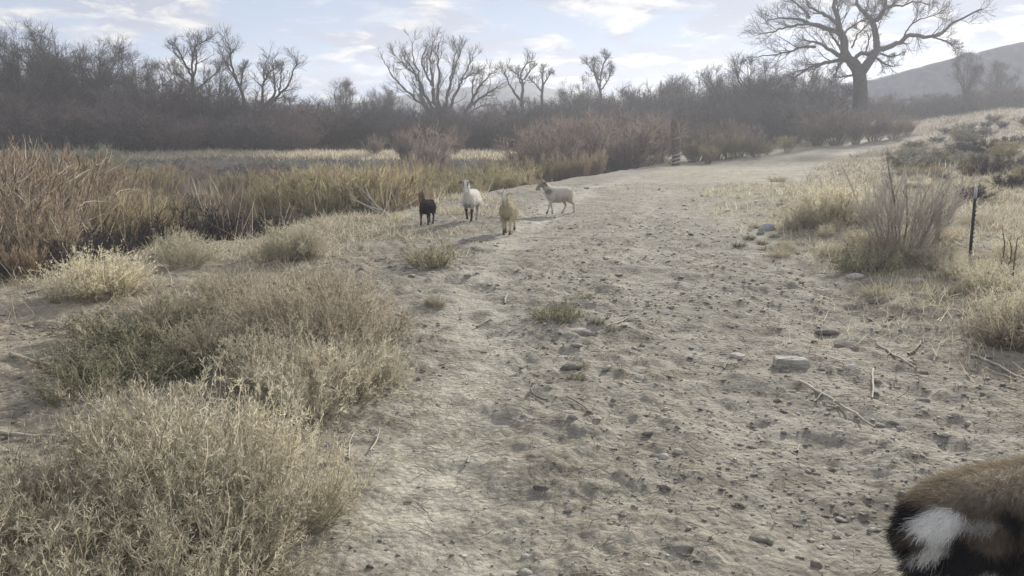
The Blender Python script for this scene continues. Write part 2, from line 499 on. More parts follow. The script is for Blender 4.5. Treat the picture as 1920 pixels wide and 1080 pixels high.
Z4 = lambda l: [(1400 + a / 4.0, b / 4.0) for a, b in l]
big = [
    (Z4([(850, 1040), (850, 800), (850, 620), (830, 520), (780, 450)]), 33, 27),
    (Z4([(850, 560), (905, 480), (950, 420), (990, 350)]), 22, 17),
    (Z4([(800, 490), (740, 410), (730, 300), (695, 200), (680, 120), (660, 20), (690, -90)]), 21, 6),
    (Z4([(985, 370), (985, 250), (970, 150), (925, 80), (880, 20), (890, -70)]), 15, 6),
    (Z4([(972, 160), (1005, 90), (1010, 0), (990, -100)]), 11, 5),
    (Z4([(1008, 95), (1080, 50), (1140, 15), (1170, -60)]), 8, 3),
    (Z4([(1100, 45), (1180, 40), (1250, 15), (1370, 40)]), 5, 1.5),
    (Z4([(985, 365), (1100, 350), (1170, 290), (1240, 268), (1320, 284), (1400, 268), (1480, 212), (1580, 150), (1720, 70)]), 12, 4),
    (Z4([(1395, 280), (1470, 305), (1510, 340), (1535, 380)]), 4, 1.2),
    (Z4([(1175, 280), (1180, 200), (1240, 160), (1350, 128)]), 4, 1.2),
    (Z4([(980, 440), (1060, 475), (1140, 492)]), 6, 3),
    (Z4([(1000, 400), (1060, 430), (1115, 412)]), 5, 2),
    (Z4([(800, 450), (870, 395), (930, 405), (985, 370)]), 9, 8),
    (Z4([(735, 260), (640, 215), (520, 165), (450, 130), (330, 110), (200, 130)]), 12, 2),
    (Z4([(470, 130), (465, 70), (430, 10), (380, -50)]), 8, 2.5),
    (Z4([(695, 200), (620, 130), (510, 72), (460, 30), (450, -40)]), 9, 2),
    (Z4([(560, 190), (450, 180), (320, 195), (200, 235), (110, 245)]), 6, 2.5),
    (Z4([(760, 440), (680, 425), (600, 380), (500, 340), (380, 312)]), 13, 3),
    (Z4([(520, 350), (430, 350), (330, 385), (200, 405), (60, 410)]), 6, 1.5),
    (Z4([(770, 450), (640, 462), (540, 490), (460, 530), (390, 592)]), 9, 2.5),
    (Z4([(720, 460), (640, 510), (590, 560), (545, 600)]), 6, 2),
    (Z4([(560, 485), (500, 520), (480, 590)]), 4, 1.5),
    (Z4([(720, 390), (680, 330), (630, 270), (590, 220)]), 7, 3),
    (Z4([(725, 250), (800, 180), (910, 125)]), 4, 1.5),
    (Z4([(790, 360), (785, 280), (830, 200), (860, 100)]), 4, 1.2),
    (Z4([(890, 400), (890, 300), (850, 250), (770, 240)]), 3, 1.2),
    (Z4([(690, 160), (730, 60), (750, -40)]), 5, 1.5),
    (Z4([(830, 690), (760, 680), (680, 690)]), 5, 2),
    (Z4([(810, 560), (760, 570), (735, 560)]), 5, 3),
]
px_tree('cottonwood_tree', 68, big, 11, 'huge bare cottonwood tree with thick forked trunk and crooked limbs in front of the hill', K=6, L=2.2, depth=3.0, trunk_n=2, wmin=0.016, kk=(6, 7))

Z3 = lambda l: [(640 + a / 3.0, b / 3.0) for a, b in l]
mid = [
    (Z3([(572, 760), (570, 690), (560, 640)]), 26, 22),
    (Z3([(540, 660), (470, 600), (400, 540), (320, 450), (255, 350)]), 8, 1.5),
    (Z3([(540, 660), (455, 570), (430, 470), (380, 370), (315, 280)]), 9, 1.8),
    (Z3([(545, 650), (480, 560), (450, 460), (410, 350), (400, 235)]), 9, 1.8),
    (Z3([(430, 430), (360, 370), (290, 300)]), 4, 1.2),
    (Z3([(550, 650), (520, 560), (515, 470), (500, 350), (520, 225)]), 12, 2),
    (Z3([(510, 480), (470, 410), (440, 330), (470, 250)]), 6, 1.5),
    (Z3([(560, 650), (545, 540), (560, 430), (550, 330), (560, 260)]), 9, 1.5),
    (Z3([(570, 650), (590, 560), (610, 460), (620, 370), (640, 280)]), 9, 1.8),
    (Z3([(600, 520), (640, 400), (680, 290)]), 5, 1.2),
    (Z3([(580, 660), (620, 590), (660, 500), (690, 430), (745, 330)]), 9, 1.8),
    (Z3([(680, 450), (730, 410), (770, 400)]), 4, 1),
]
px_tree('cottonwood_tree', 76, mid, 23, 'bare many-stemmed tree fanning out from one stump above the middle of the thicket', K=7, L=1.9, depth=2.5, wmin=0.016, up=0.10)
lean = [
    (Z3([(690, 760), (695, 650), (730, 580)]), 9, 7),
    (Z3([(720, 600), (770, 500), (810, 450), (845, 410)]), 7, 1.5),
    (Z3([(735, 590), (800, 540), (860, 505), (910, 470)]), 6, 1.2),
    (Z3([(700, 650), (780, 600), (850, 590)]), 4, 1.2),
    (Z3([(740, 560), (740, 480), (760, 420)]), 4, 1.2),
]
px_tree('bare_tree', 72, lean, 31, 'small bare tree leaning right beside the many-stemmed tree', K=7, L=1.5, depth=1.5, wmin=0.014, up=0.08)
vee = [
    (Z3([(1022, 760), (1020, 620), (1015, 560)]), 9, 8),
    (Z3([(1015, 570), (960, 500), (930, 440), (905, 385)]), 6, 1.5),
    (Z3([(1015, 560), (1020, 480), (1010, 420), (1040, 360), (1090, 340)]), 7, 1.5),
    (Z3([(1010, 470), (985, 410), (940, 390)]), 4, 1.2),
    (Z3([(1025, 450), (1060, 400), (1085, 370)]), 4, 1.2),
]
px_tree('bare_tree', 82, vee, 37, 'thin bare tree forking in a wide V right of the many-stemmed tree', K=7, L=1.6, depth=1.5, wmin=0.016, up=0.08)
stick = [
    (Z3([(1132, 760), (1130, 640), (1128, 540), (1135, 470)]), 8, 6),
    (Z3([(1135, 480), (1130, 420), (1140, 380)]), 5, 1.5),
    (Z3([(1135, 480), (1160, 440), (1180, 410)]), 4, 1.2),
    (Z3([(1130, 520), (1090, 470), (1070, 450)]), 4, 1.2),
]
px_tree('bare_tree', 84, stick, 41, 'slim straight bare trunk with a small twiggy top next to the V-shaped tree', K=9, L=1.3, depth=1.0, wmin=0.016, up=0.08)
twin = [
    (Z3([(1462, 760), (1460, 560), (1450, 480)]), 8, 6),
    (Z3([(1450, 490), (1430, 420), (1390, 350)]), 5, 1.2),
    (Z3([(1455, 490), (1460, 420), (1480, 330)]), 5, 1.2),
    (Z3([(1450, 520), (1500, 450), (1515, 400)]), 4, 1.2),
    (Z3([(1450, 450), (1420, 390), (1430, 340)]), 4, 1.2),
]
px_tree('bare_tree', 88, twin, 43, 'pale bare tree rising from the thicket under the puffy white clouds', K=10, L=1.6, depth=1.5, wmin=0.017, up=0.06)
Z1 = lambda l: [(a / 3.0, b / 3.0) for a, b in l]
fork = [
    (Z1([(1100, 800), (1100, 640), (1085, 500), (1085, 430)]), 11, 8),
    (Z1([(1085, 440), (1040, 360), (1010, 290), (975, 240)]), 6, 1.5),
    (Z1([(1085, 440), (1080, 360), (1090, 290), (1115, 230)]), 6, 1.5),
    (Z1([(1085, 450), (1120, 350), (1130, 270), (1195, 235)]), 5, 1.5),
    (Z1([(1105, 590), (1160, 545), (1240, 530)]), 6, 1.5),
    (Z1([(1090, 520), (1150, 450), (1200, 390)]), 5, 1.5),
    (Z1([(1085, 480), (1010, 430), (960, 380)]), 5, 1.5),
]
px_tree('bare_tree', 58, fork, 47, 'dark bare tree with three upright forks standing high above the left thicket', K=9, L=1.6, depth=1.5, wmin=0.013, up=0.08)
dark = [
    (Z1([(1500, 800), (1495, 620), (1490, 580)]), 12, 9),
    (Z1([(1480, 620), (1472, 520), (1475, 440), (1470, 390)]), 7, 1.8),
    (Z1([(1495, 590), (1540, 520), (1530, 400), (1515, 320)]), 7, 1.5),
    (Z1([(1500, 600), (1560, 540), (1620, 480), (1650, 400), (1665, 340)]), 7, 1.5),
    (Z1([(1520, 580), (1600, 550), (1660, 560)]), 4, 1.2),
    (Z1([(1570, 530), (1590, 450), (1600, 380)]), 4, 1.2),
    (Z1([(1475, 480), (1500, 420), (1540, 370)]), 4, 1.2),
]
px_tree('bare_tree', 60, dark, 53, 'low dark bare tree with crooked spreading limbs at the end of the left thicket', K=8, L=1.5, depth=1.5, wmin=0.013, up=0.05)
slant = [
    (Z1([(1400, 800), (1370, 560), (1340, 470)]), 9, 7),
    (Z1([(1345, 480), (1310, 370), (1310, 290), (1285, 220)]), 6, 1.5),
    (Z1([(1340, 470), (1290, 390), (1245, 310)]), 5, 1.2),
    (Z1([(1350, 490), (1375, 420), (1385, 370)]), 5, 1.2),
]
px_tree('bare_tree', 62, slant, 59, 'bare tree of slanting poles between the three-forked tree and the low dark tree', K=9, L=1.4, depth=1.2, wmin=0.013, up=0.08)

def wild_tree(seed, H, spread=0.9, n1=9, label=None, wmin=0.012):
    """round bushy leafless tree, unit built at real size"""
    rng = np.random.RandomState(seed)
    tr, cr = Geo(), Geo()
    P0 = grow(np.zeros((1, 3)), np.array([[rng.normal() * .1, rng.normal() * .1, 1]]), np.array([H * .42]), 8, .07, .05, rng)
    r0 = H * 0.022
    R0 = taper(1, 9, r0, r0 * .65)
    tubes(tr, P0, R0, BARK, 8)
    pos, d, t, idx, r = sprout(P0, n1, .35, 1.0, .25, .95 * spread, rng, R0)
    ln = H * rng.uniform(.38, .62, len(pos))
    P1 = grow(pos, d, ln, 8, .13, .09, rng); R1 = taper(len(P1), 9, r * .62, wmin)
    tubes(cr, P1, R1, BARK, 6)
    twigs_on(cr, P1, R1, rng, 9, H * .24, 3, .06, wmin=wmin, kk=(7, 5))
    return tr, cr
WT = []
for s, H in ((101, 9), (102, 9), (103, 9), (104, 9)):
    tr, cr = wild_tree(s, H, n1=11)
    WT.append((tr.mesh('trunk', M_BARK, True), cr.mesh('crown', M_BARK, True), np.percentile(np.concatenate(cr.V)[:, 2], 99.5)))
def put_wild(k, px, Y, topy, rz, label, group=None, widen=1.0):
    b = onx(px, Y); top = at(px, topy, Y)[2]
    s = (top - b[2]) / WT[k][2]
    e = empty('bare_tree', b - [0, 0, .15], rz, (s * widen, s * widen, s))
    link('trunk', WT[k][0], e); link('crown', WT[k][1], e)
    tag(e, label, 'tree', group)
GT = 'bare trees behind the ditch'
put_wild(0, 25, 50, 26, 0.3, 'tall bare tree at the far left edge, its crown reaching highest there', GT)
put_wild(1, 118, 54, 48, 1.9, 'bushy bare tree second from the left edge behind the orange reeds', GT, 1.25)
put_wild(2, 205, 60, 92, 2.7, 'lower bare tree between the bushy left trees and the thicket', GT, 1.2)
put_wild(3, 282, 62, 95, 0.9, 'bare tree just left of the dark three-forked tree', GT, 1.1)
put_wild(0, 415, 66, 110, 4.0, 'bare tree hidden behind the slanting poles in the left thicket', GT, 1.1)
put_wild(2, 650, 84, 146, 3.3, 'small distant bare tree in the low gap left of the many-stemmed tree', GT, 1.3)
put_wild(1, 700, 90, 156, 0.4, 'second small distant bare tree in the low gap before the many-stemmed tree', GT, 1.3)
put_wild(3, 1080, 92, 142, 2.2, 'hazy bare tree between the slim straight trunk and the pale bare tree', GT, 1.3)
put_wild(0, 1215, 86, 138, 5.1, 'hazy bushy bare tree above the wooden post', GT, 1.5)
put_wild(1, 1300, 84, 142, 2.9, 'hazy bare tree in the thicket right of the wooden post', GT, 1.4)
put_wild(2, 1425, 74, 96, 1.2, 'dense hazy bare tree just left of the huge cottonwood', GT, 1.25)
put_wild(3, 1490, 80, 108, 3.6, 'hazy bare tree under the left limbs of the huge cottonwood', GT, 1.0)
put_wild(1, 1375, 78, 118, 2.2, 'hazy bare tree in the gap between the wooden post and the dense tree', GT, 1.3)
put_wild(3, 1460, 72, 118, 0.7, 'hazy bare tree overlapping the right side of the dense tree', GT, 1.3)
put_wild(0, 160, 57, 66, 5.2, 'bare tree with a ragged top between the bushy tree and the lower left one', GT, 1.2)
put_wild(3, 60, 55, 58, 3.0, 'bare tree filling the gap between the two leftmost trees', GT, 1.2)
put_wild(2, 325, 64, 104, 1.0, 'bare tree tangled behind the left side of the three-forked tree', GT, 1.2)
put_wild(2, 1870, 90, 112, 2.0, 'faint bare tree at the right frame edge in front of the hill', GT, 1.2)
put_wild(2, 1802, 80, 88, 0.2, 'slender faint bare tree in front of the hill right of the huge cottonwood', GT, 0.75)

# ------------------------------------------------------------------ shrubs
def shrub(seed, H, Rr, nst, ntw, nsub, cols, stemc, w=(.012, .006, .004), up=.06, wig=.12, L1=.36, L2=.15, ang=(.3, .9), seg=(5, 3, 2), t0=.2, leaf=None, tilt=1.0, bs=.25, lmin=.65):
    rng = np.random.RandomState(seed)
    g = Geo()
    a = rng.uniform(0, 2 * np.pi, nst); q = np.sqrt(rng.uniform(0, 1, nst))
    rad = np.stack([np.cos(a), np.sin(a), np.zeros(nst)], 1)
    st = rad * (q * Rr * bs)[:, None]
    d = nrm(rad * (q * Rr / H * 1.1 * tilt)[:, None] + [0, 0, 1])
    ln = H * rng.uniform(lmin, 1.1, nst) * np.sqrt(1 + (q * Rr / H * .6) ** 2)
    P = grow(st, d, ln, seg[0], wig, up, rng)
    tubes(g, P, taper(nst, seg[0] + 1, w[0] * rng.uniform(.6, 1.3, nst), w[1]), pick(stemc, nst, rng), 3)
    pos, d, t, i, _ = sprout(P, ntw, t0, 1, ang[0], ang[1], rng)
    l1 = L1 * H * rng.uniform(.4, 1.1, len(pos)) * (1.15 - .7 * t)
    P1 = grow(pos, d, l1, seg[1], wig * 1.3, up, rng)
    ribbon(g, P1, taper(len(P1), seg[1] + 1, w[1], w[2] * .6), pick(stemc, len(P1), rng), rng)
    if nsub:
        pos, d, t, i, _ = sprout(P1, nsub, .1, 1, ang[0], ang[1] * 1.1, rng)
        l2 = L2 * H * rng.uniform(.4, 1.1, len(pos))
        P2 = grow(pos, d, l2, seg[2], wig * 1.3, up, rng)
        Wd = taper(len(P2), seg[2] + 1, w[2], w[2] * .25)
        if leaf:
            Wd = np.tile(np.array([.3, 1.0, .25][:seg[2] + 1])[None] * leaf, (len(P2), 1))
        ribbon(g, P2, Wd, pick(cols, len(P2), rng, .2), rng)
    return g
GREY = [(.125, .108, .102), (.11, .10, .10), (.14, .115, .108)]
PURP = [(.155, .118, .105), (.13, .10, .095), (.17, .125, .105)]
RUST = [(.25, .20, .17), (.225, .18, .155), (.275, .225, .185)]
GOLD = [(.36, .305, .19), (.41, .35, .22), (.31, .255, .165)]
ORNG = [(.30, .235, .165), (.26, .195, .14), (.34, .27, .19)]
STRW = [(.52, .46, .34), (.57, .51, .39), (.45, .39, .29)]
PALE = [(.66, .61, .45), (.62, .58, .43), (.70, .64, .49)]
OLIV = [(.45, .415, .315), (.51, .47, .36), (.39, .36, .27), (.56, .515, .41)]
TANB = [(.43, .375, .285), (.48, .43, .33), (.37, .32, .245)]
GREN = [(.225, .225, .15), (.26, .25, .165), (.195, .195, .13)]
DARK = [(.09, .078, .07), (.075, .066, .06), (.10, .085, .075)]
SGE = [(.20, .20, .16), (.17, .175, .14), (.23, .22, .17)]

BR = {}
for nm, cols, sd in (('grey', GREY, 201), ('purple', PURP, 204)):
    BR[nm] = [shrub(sd + k, 4.0, 2.4, 46, 20, 7, cols, cols, (.03, .016, .011), up=.05, wig=.13).mesh('thicket_shrub', M_TWIG) for k in range(3)]
BR['rust'] = [shrub(211 + k, 2.6, 1.3, 44, 13, 6, RUST, RUST, (.016, .010, .008), up=.07, wig=.13, ang=(.25, .8), t0=.25, lmin=.4).mesh('willow_shrub', M_PLANT) for k in range(3)]
BR['gold'] = [shrub(221 + k, 1.5, .8, 60, 14, 5, GOLD, GOLD, (.010, .007, .006), up=.10, wig=.08, ang=(.15, .5), t0=.2).mesh('golden_shrub', M_PLANT) for k in range(2)]
BR['orange'] = [shrub(231 + k, 1.6, .9, 60, 14, 4, ORNG, ORNG, (.010, .007, .006), up=.10, wig=.08, ang=(.15, .5), t0=.25).mesh('orange_shrub', M_PLANT) for k in range(2)]
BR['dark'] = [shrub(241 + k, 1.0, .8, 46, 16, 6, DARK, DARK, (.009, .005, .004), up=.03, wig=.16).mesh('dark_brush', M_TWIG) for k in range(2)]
BR['olive'] = [shrub(251 + k, 1.4, .9, 50, 14, 6, [(.28, .25, .13), (.24, .22, .12), (.32, .27, .15)], TANB, (.009, .006, .005), up=.06, wig=.12, ang=(.2, .7)).mesh('olive_shrub', M_PLANT) for k in range(2)]
BR['sage'] = [shrub(261 + k, .8, .6, 40, 14, 7, SGE, TANB, (.007, .004, .004), up=.03, wig=.15, leaf=.006).mesh('sage_brush', M_PLANT) for k in range(2)]

def reed(seed):
    rng = np.random.RandomState(seed); g = Geo(); n = 230; H = 2.2
    cc = RUST + ORNG + TANB + OLIV
    st = np.concatenate([rng.normal(size=(n, 2)) * .30, np.zeros((n, 1))], 1)
    d = nrm(np.concatenate([rng.normal(size=(n, 2)) * .16 + st[:, :2] * .25, np.ones((n, 1))], 1))
    P = grow(st, d, H * rng.uniform(.45, 1.08, n), 7, .07, -.005, rng)
    tubes(g, P, taper(n, 8, .008, .004), pick(cc, n, rng), 3)
    pos, d2, t, i, _ = sprout(P, 9, .15, .95, .25, .8, rng)
    P2 = grow(pos, d2, rng.uniform(.15, .5, len(pos)), 4, .15, -.06, rng)
    ribbon(g, P2, taper(len(P2), 5, .007, .001), pick(cc + STRW, len(P2), rng, .2), rng)
    pos, d2, t, i, _ = sprout(P, 14, .84, 1, .2, .6, rng)
    P3 = grow(pos, d2, rng.uniform(.06, .18, len(pos)), 2, .2, .02, rng)
    ribbon(g, P3, taper(len(P3), 3, .006, .003), pick(RUST + ORNG, len(P3), rng, .2), rng)
    return g.mesh('reed_clump', M_PLANT)
BR['reed'] = [reed(271), reed(272)]
def put(kind, name, loc, H, label, cat='shrub', group=None, rz=0.0, k=0, wide=1.0):
    base = {'grey': 4.0, 'purple': 4.0, 'reed': 2.2, 'rust': 2.6, 'gold': 1.5, 'orange': 1.6, 'dark': 1.0, 'olive': 1.4, 'sage': .8}[kind]
    me = BR[kind][k % len(BR[kind])]
    s = H / base / 1.12
    o = link(name, me)
    o.location = [float(v) for v in loc]; o.location[2] -= 0.05
    o.rotation_euler = (0, 0, rz); o.scale = (s * wide, s * wide, s)
    tag(o, label, cat, group)
    return o
rs = np.random.RandomState(77)
# thicket along the far bank: (px range, depth, top y of the mass)
TOPX = np.array([-150, 0, 90, 180, 300, 420, 520, 600, 680, 760, 900, 1000, 1100, 1200, 1300, 1380, 1460, 1560, 1680, 1760, 1850, 2100])
TOPY = np.array([120, 120, 125, 150, 160, 165, 175, 190, 182, 196, 200, 178, 175, 165, 160, 150, 140, 165, 172, 165, 150, 150])
def thicket(x0, x1, step, Y, dy, kinds, label, group, lift=0, jit=14):
    px = x0
    while px < x1:
        yy = Y + rs.uniform(-dy, dy)
        top = np.interp(px, TOPX, TOPY) + lift + rs.uniform(-jit, jit)
        p = onx(px, yy)
        H = max(1.2, at(px, top, yy)[2] - p[2])
        put(kinds[rs.randint(len(kinds))], 'thicket_shrub', p, H, label, 'shrub', group, rs.uniform(0, 6.3), rs.randint(3), rs.uniform(1.0, 1.35) * min(1.6, 4.2 / H if H < 4 else 1.0))
        px += step * rs.uniform(.8, 1.2)
thicket(-140, 560, 46, 57, 3, ['grey', 'grey', 'purple'], 'tall grey leafless shrub in the dense thicket on the left behind the ditch', 'thicket shrubs on the left', 0)
thicket(-140, 560, 44, 49.5, 1.2, ['purple', 'purple', 'grey'], 'purplish leafless shrub in the front of the left thicket above the far bank', 'front thicket shrubs on the left', 55)
thicket(540, 1000, 42, 70, 4, ['purple', 'grey'], 'low brown leafless shrub in the thicket around the many-stemmed tree', 'thicket shrubs in the middle', 0, 8)
thicket(540, 1010, 40, 55, 2, ['purple', 'purple', 'grey'], 'low purplish leafless shrub along the far bank below the many-stemmed tree', 'far bank shrubs in the middle', 34, 10)
thicket(1000, 1600, 42, 82, 4, ['grey', 'grey', 'purple'], 'hazy grey leafless shrub in the distant thicket left of the huge cottonwood', 'hazy thicket shrubs', 0, 12)
thicket(1010, 1570, 46, 66, 3, ['grey', 'purple'], 'hazy grey leafless shrub in front of the distant thicket behind the willows', 'hazy front thicket shrubs', 32, 10)
thicket(1630, 2080, 40, 84, 4, ['grey', 'purple'], 'hazy faint leafless shrub below the hill beyond the end of the track', 'hazy shrubs below the hill', 6, 8)

# willows and reeds ----------------------------------------------------
def row(kind, name, items, label, group, cat='shrub', wide=1.0):
    for px, Y, topy in items:
        p = onx(px, Y); H = max(.4, at(px, topy, Y)[2] - p[2])
        put(kind, name, p, H, label, cat, group, rs.uniform(0, 6.3), rs.randint(3), wide * rs.uniform(.9, 1.15))
row('rust', 'willow_shrub', [(760, 44, 235), (805, 42, 228), (850, 46, 232), (700, 46, 250)], 'reddish leafless willow on the far bank under the many-stemmed tree', 'willows under the many-stemmed tree')
row('rust', 'willow_shrub', [(1010, 41, 235), (1050, 38, 225), (1095, 40, 215), (1130, 43, 205), (1165, 41, 205), (1200, 44, 200), (1235, 44, 215), (1075, 44, 212)], 'rusty leafless willow in the hazy clump left of the wooden post', 'willows left of the wooden post', wide=1.2)
row('rust', 'willow_shrub', [(1310, 46, 225), (1345, 47, 218), (1385, 48, 222), (1408, 50, 232)], 'rusty willow in the clump right of the wooden post beside the track', 'willows right of the wooden post', wide=1.1)
row('gold', 'golden_shrub', [(1300, 44, 262), (1340, 45, 250), (1368, 46, 248), (1330, 42, 272)], 'golden dry shrub in front of the willows right of the wooden post', 'golden shrubs by the wooden post')
row('rust', 'willow_shrub', [(1535, 58, 205), (1570, 57, 198), (1605, 56, 205), (1640, 57, 200), (1675, 58, 206), (1700, 60, 214)], 'hazy reddish willow hiding the foot of the huge cottonwood', 'willows under the huge cottonwood', wide=1.25)
row('olive', 'olive_shrub', [(1440, 50, 262), (1478, 52, 250), (1420, 46, 258)], 'dull green shrub at the bend of the track before the cottonwood', 'green shrubs at the bend')
for (px, Y, ty, lb) in ((-20, 10.6, 250, 'rusty reed clump cut by the left frame edge, the leftmost'), (28, 11.8, 238, 'tall rusty reed clump at the left of the ditch, the tallest one'), (66, 12.6, 246, 'rusty reed clump just right of the tallest reeds'), (30, 9.6, 350, 'low reed clump in front of the tall rusty reeds'), (0, 13.5, 262, 'rusty reed clump behind the leftmost reeds'), (-70, 10.0, 246, 'rusty reed clump beyond the left frame edge')):
    p = onx(px, Y)
    put('reed', 'reed_clump', p, at(px, ty, Y)[2] - p[2], lb, 'reeds', 'rusty reeds at the left edge', rs.uniform(0, 6), rs.randint(2), rs.uniform(.9, 1.1))
row('orange', 'orange_shrub', [(130, 17, 312), (170, 19, 318), (120, 13.5, 385), (60, 9.6, 420), (15, 8.6, 450)], 'orange brown dry shrub in the ditch beside the rusty reeds', 'orange shrubs beside the reeds')
row('gold', 'golden_shrub', [(170, 13.5, 362), (205, 13.3, 372), (232, 14, 368)], 'bright golden grass clump in the ditch on the left', 'golden clump in the ditch on the left')
row('olive', 'olive_shrub', [(60, 15, 350), (95, 17, 370), (130, 22, 285), (178, 26, 290), (255, 17, 372), (300, 19, 370), (330, 17.5, 385)], 'olive dry shrub in the left part of the ditch', 'olive shrubs in the ditch')
row('orange', 'orange_shrub', [(365, 20, 358), (420, 22, 352), (470, 22, 348), (520, 22, 340), (560, 23, 336), (585, 21, 346), (440, 18.5, 375), (500, 18, 380)], 'orange brown dry shrub in the middle of the ditch', 'orange shrubs in the ditch')
row('gold', 'golden_shrub', [(625, 20, 322), (660, 20, 308), (695, 20.5, 314), (720, 22, 318)], 'yellow dry shrub in the ditch left of the goats', 'yellow shrubs left of the goats', wide=1.2)
row('olive', 'olive_shrub', [(760, 22, 330), (790, 26, 318), (830, 28, 306), (870, 26, 312), (905, 28, 308), (940, 30, 302), (985, 32, 298), (1020, 33, 290), (880, 23, 330), (960, 25, 322)], 'brownish dry shrub in the ditch behind the goats', 'brown shrubs behind the goats')
row('orange', 'orange_shrub', [(730, 26, 322), (815, 32, 298), (770, 30, 296), (925, 34, 290), (1055, 33, 285), (1085, 31, 292), (1115, 34, 280)], 'faded orange shrub in the ditch behind the goats', 'faded orange shrubs behind the goats')
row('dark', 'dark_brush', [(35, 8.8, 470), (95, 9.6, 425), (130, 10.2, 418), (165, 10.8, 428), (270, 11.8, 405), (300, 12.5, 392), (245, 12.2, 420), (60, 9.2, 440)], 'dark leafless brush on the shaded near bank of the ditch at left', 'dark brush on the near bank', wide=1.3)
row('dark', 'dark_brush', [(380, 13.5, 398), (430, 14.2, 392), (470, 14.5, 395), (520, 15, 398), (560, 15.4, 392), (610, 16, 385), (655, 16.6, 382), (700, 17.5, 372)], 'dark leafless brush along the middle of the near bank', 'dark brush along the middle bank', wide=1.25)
def strew(kind, name, n, pxr, yr, topr, label, group, seed, wide=1.0):
    q = np.random.RandomState(seed)
    its = []
    for _ in range(n):
        Y = q.uniform(*yr); px = q.uniform(*pxr)
        if ditch(*onx(px, Y)[:2]) > .5: its.append((px, Y, q.uniform(*topr)))
    row(kind, name, its, label, group, wide=wide)
strew('rust', 'twiggy_shrub', 22, (110, 760), (24, 40), (296, 330), 'reddish brown twiggy shrub standing in the far side of the ditch', 'twiggy shrubs in the ditch', 801, 1.1)
strew('gold', 'golden_shrub', 16, (230, 1000), (24, 38), (300, 335), 'golden tan shrub standing in the middle of the ditch', 'golden shrubs in the middle of the ditch', 805, 1.2)
strew('olive', 'olive_shrub', 16, (110, 800), (18, 38), (308, 350), 'dull olive shrub scattered through the grass of the ditch', 'olive shrubs scattered in the ditch', 802, 1.2)
strew('orange', 'orange_shrub', 14, (130, 800), (17, 36), (315, 365), 'rusty dry shrub scattered through the grass of the ditch', 'rusty shrubs scattered in the ditch', 803, 1.1)
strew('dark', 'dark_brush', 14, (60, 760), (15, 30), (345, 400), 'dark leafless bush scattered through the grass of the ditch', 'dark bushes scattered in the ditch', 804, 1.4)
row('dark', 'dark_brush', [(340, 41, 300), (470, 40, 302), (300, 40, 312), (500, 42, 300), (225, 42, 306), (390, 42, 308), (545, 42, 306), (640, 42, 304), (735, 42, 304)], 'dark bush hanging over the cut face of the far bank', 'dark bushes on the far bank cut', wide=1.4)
row('sage', 'sage_brush', [(150, 42, 275), (185, 41, 270), (120, 40, 282)], 'pale grey sagebrush on the far bank beside the left thicket', 'pale sagebrush on the far bank', wide=1.2)

# right-hand side shrubs
row('dark', 'dark_brush', [(1800, 38, 262), (1835, 36, 255), (1868, 37, 262), (1895, 40, 250)], 'dark scrubby bush on the slope at the upper right', 'dark bushes on the upper right slope', wide=1.5)
row('dark', 'dark_brush', [(1835, 17, 345), (1900, 20, 332)], 'low dark bush on the slope behind the steel post', 'dark bushes behind the steel post', wide=1.5)
row('olive', 'olive_shrub', [(1760, 26, 312), (1820, 25, 300), (1880, 26, 306), (1740, 32, 285)], 'faded tan shrub on the slope above the steel post', 'tan shrubs on the right slope', wide=1.2)

# foreground weeds: kochia like bushes --------------------------------
def weed(seed, H, Rr, cols, stemc, nst=130, ntw=12, nsub=12, leaf=.0024):
    g = shrub(seed, H, Rr, nst, ntw, nsub, cols, stemc, (.0035, .0018, .0016), up=.05, wig=.20, L1=.42, L2=.085, ang=(.25, .95), t0=.15, leaf=leaf, bs=.62, tilt=.8, lmin=.3)
    rng = np.random.RandomState(seed + 50)
    n = 70
    a = rng.uniform(0, 6.28, n); q = np.sqrt(rng.uniform(0, 1, n)) * Rr * .75
    st = np.stack([np.cos(a) * q, np.sin(a) * q, H * (.45 - .3 * (q / Rr) ** 2)], 1)
    d = nrm(np.stack([np.cos(a) * q, np.sin(a) * q, np.full(n, Rr * .9)], 1) + .15 * rng.normal(size=(n, 3)))
    P = grow(st, d, H * rng.uniform(.55, .95, n), 6, .12, .03, rng)
    ribbon(g, P, taper(n, 7, .0028, .001), pick(stemc + STRW, n, rng), rng)
    pos, d2, t, i, _ = sprout(P, 16, .3, 1, .4, 1.0, rng)
    P2 = grow(pos, d2, rng.uniform(.012, .035, len(pos)) * (H / .5), 2, .2, .05, rng)
    ribbon(g, P2, np.tile(np.array([[.3, 1, .25]]) * leaf, (len(P2), 1)), pick(cols, len(P2), rng, .2), rng)
    return g
WD = {
    'olive': [weed(301 + k, .55, .62, OLIV, TANB).mesh('weed_bush', M_PLANT) for k in range(3)],
    'brown': [weed(311 + k, .45, .60, TANB, TANB, 110, 11, 10).mesh('weed_bush', M_PLANT) for k in range(2)],
    'pale': [weed(321 + k, .5, .42, PALE, STRW, 80, 9, 9).mesh('weed_bush', M_PLANT) for k in range(2)],
    'green': [weed(331, .3, .42, GREN, TANB, 60, 10, 12, .004).mesh('weed_bush', M_PLANT)],
}
WH = {'olive': .55, 'brown': .45, 'pale': .5, 'green': .3}
def put_weed(kind, px, py, H, label, group=None, k=0, wide=1.0, name='weed_bush', rz=None, xy=None):
    p = ground(px, py) if xy is None else np.array([xy[0], xy[1], float(hgt(*xy))])
    s = H / WH[kind] / 1.12
    o = link(name, WD[kind][k % len(WD[kind])])
    o.location = (float(p[0]), float(p[1]), float(p[2]) - .02)
    o.rotation_euler = (0, 0, rs.uniform(0, 6.3) if rz is None else rz)
    o.scale = (s * wide, s * wide, s)
    tag(o, label, 'weed', group)
    return o
GW = 'dry olive weeds in the left corner'
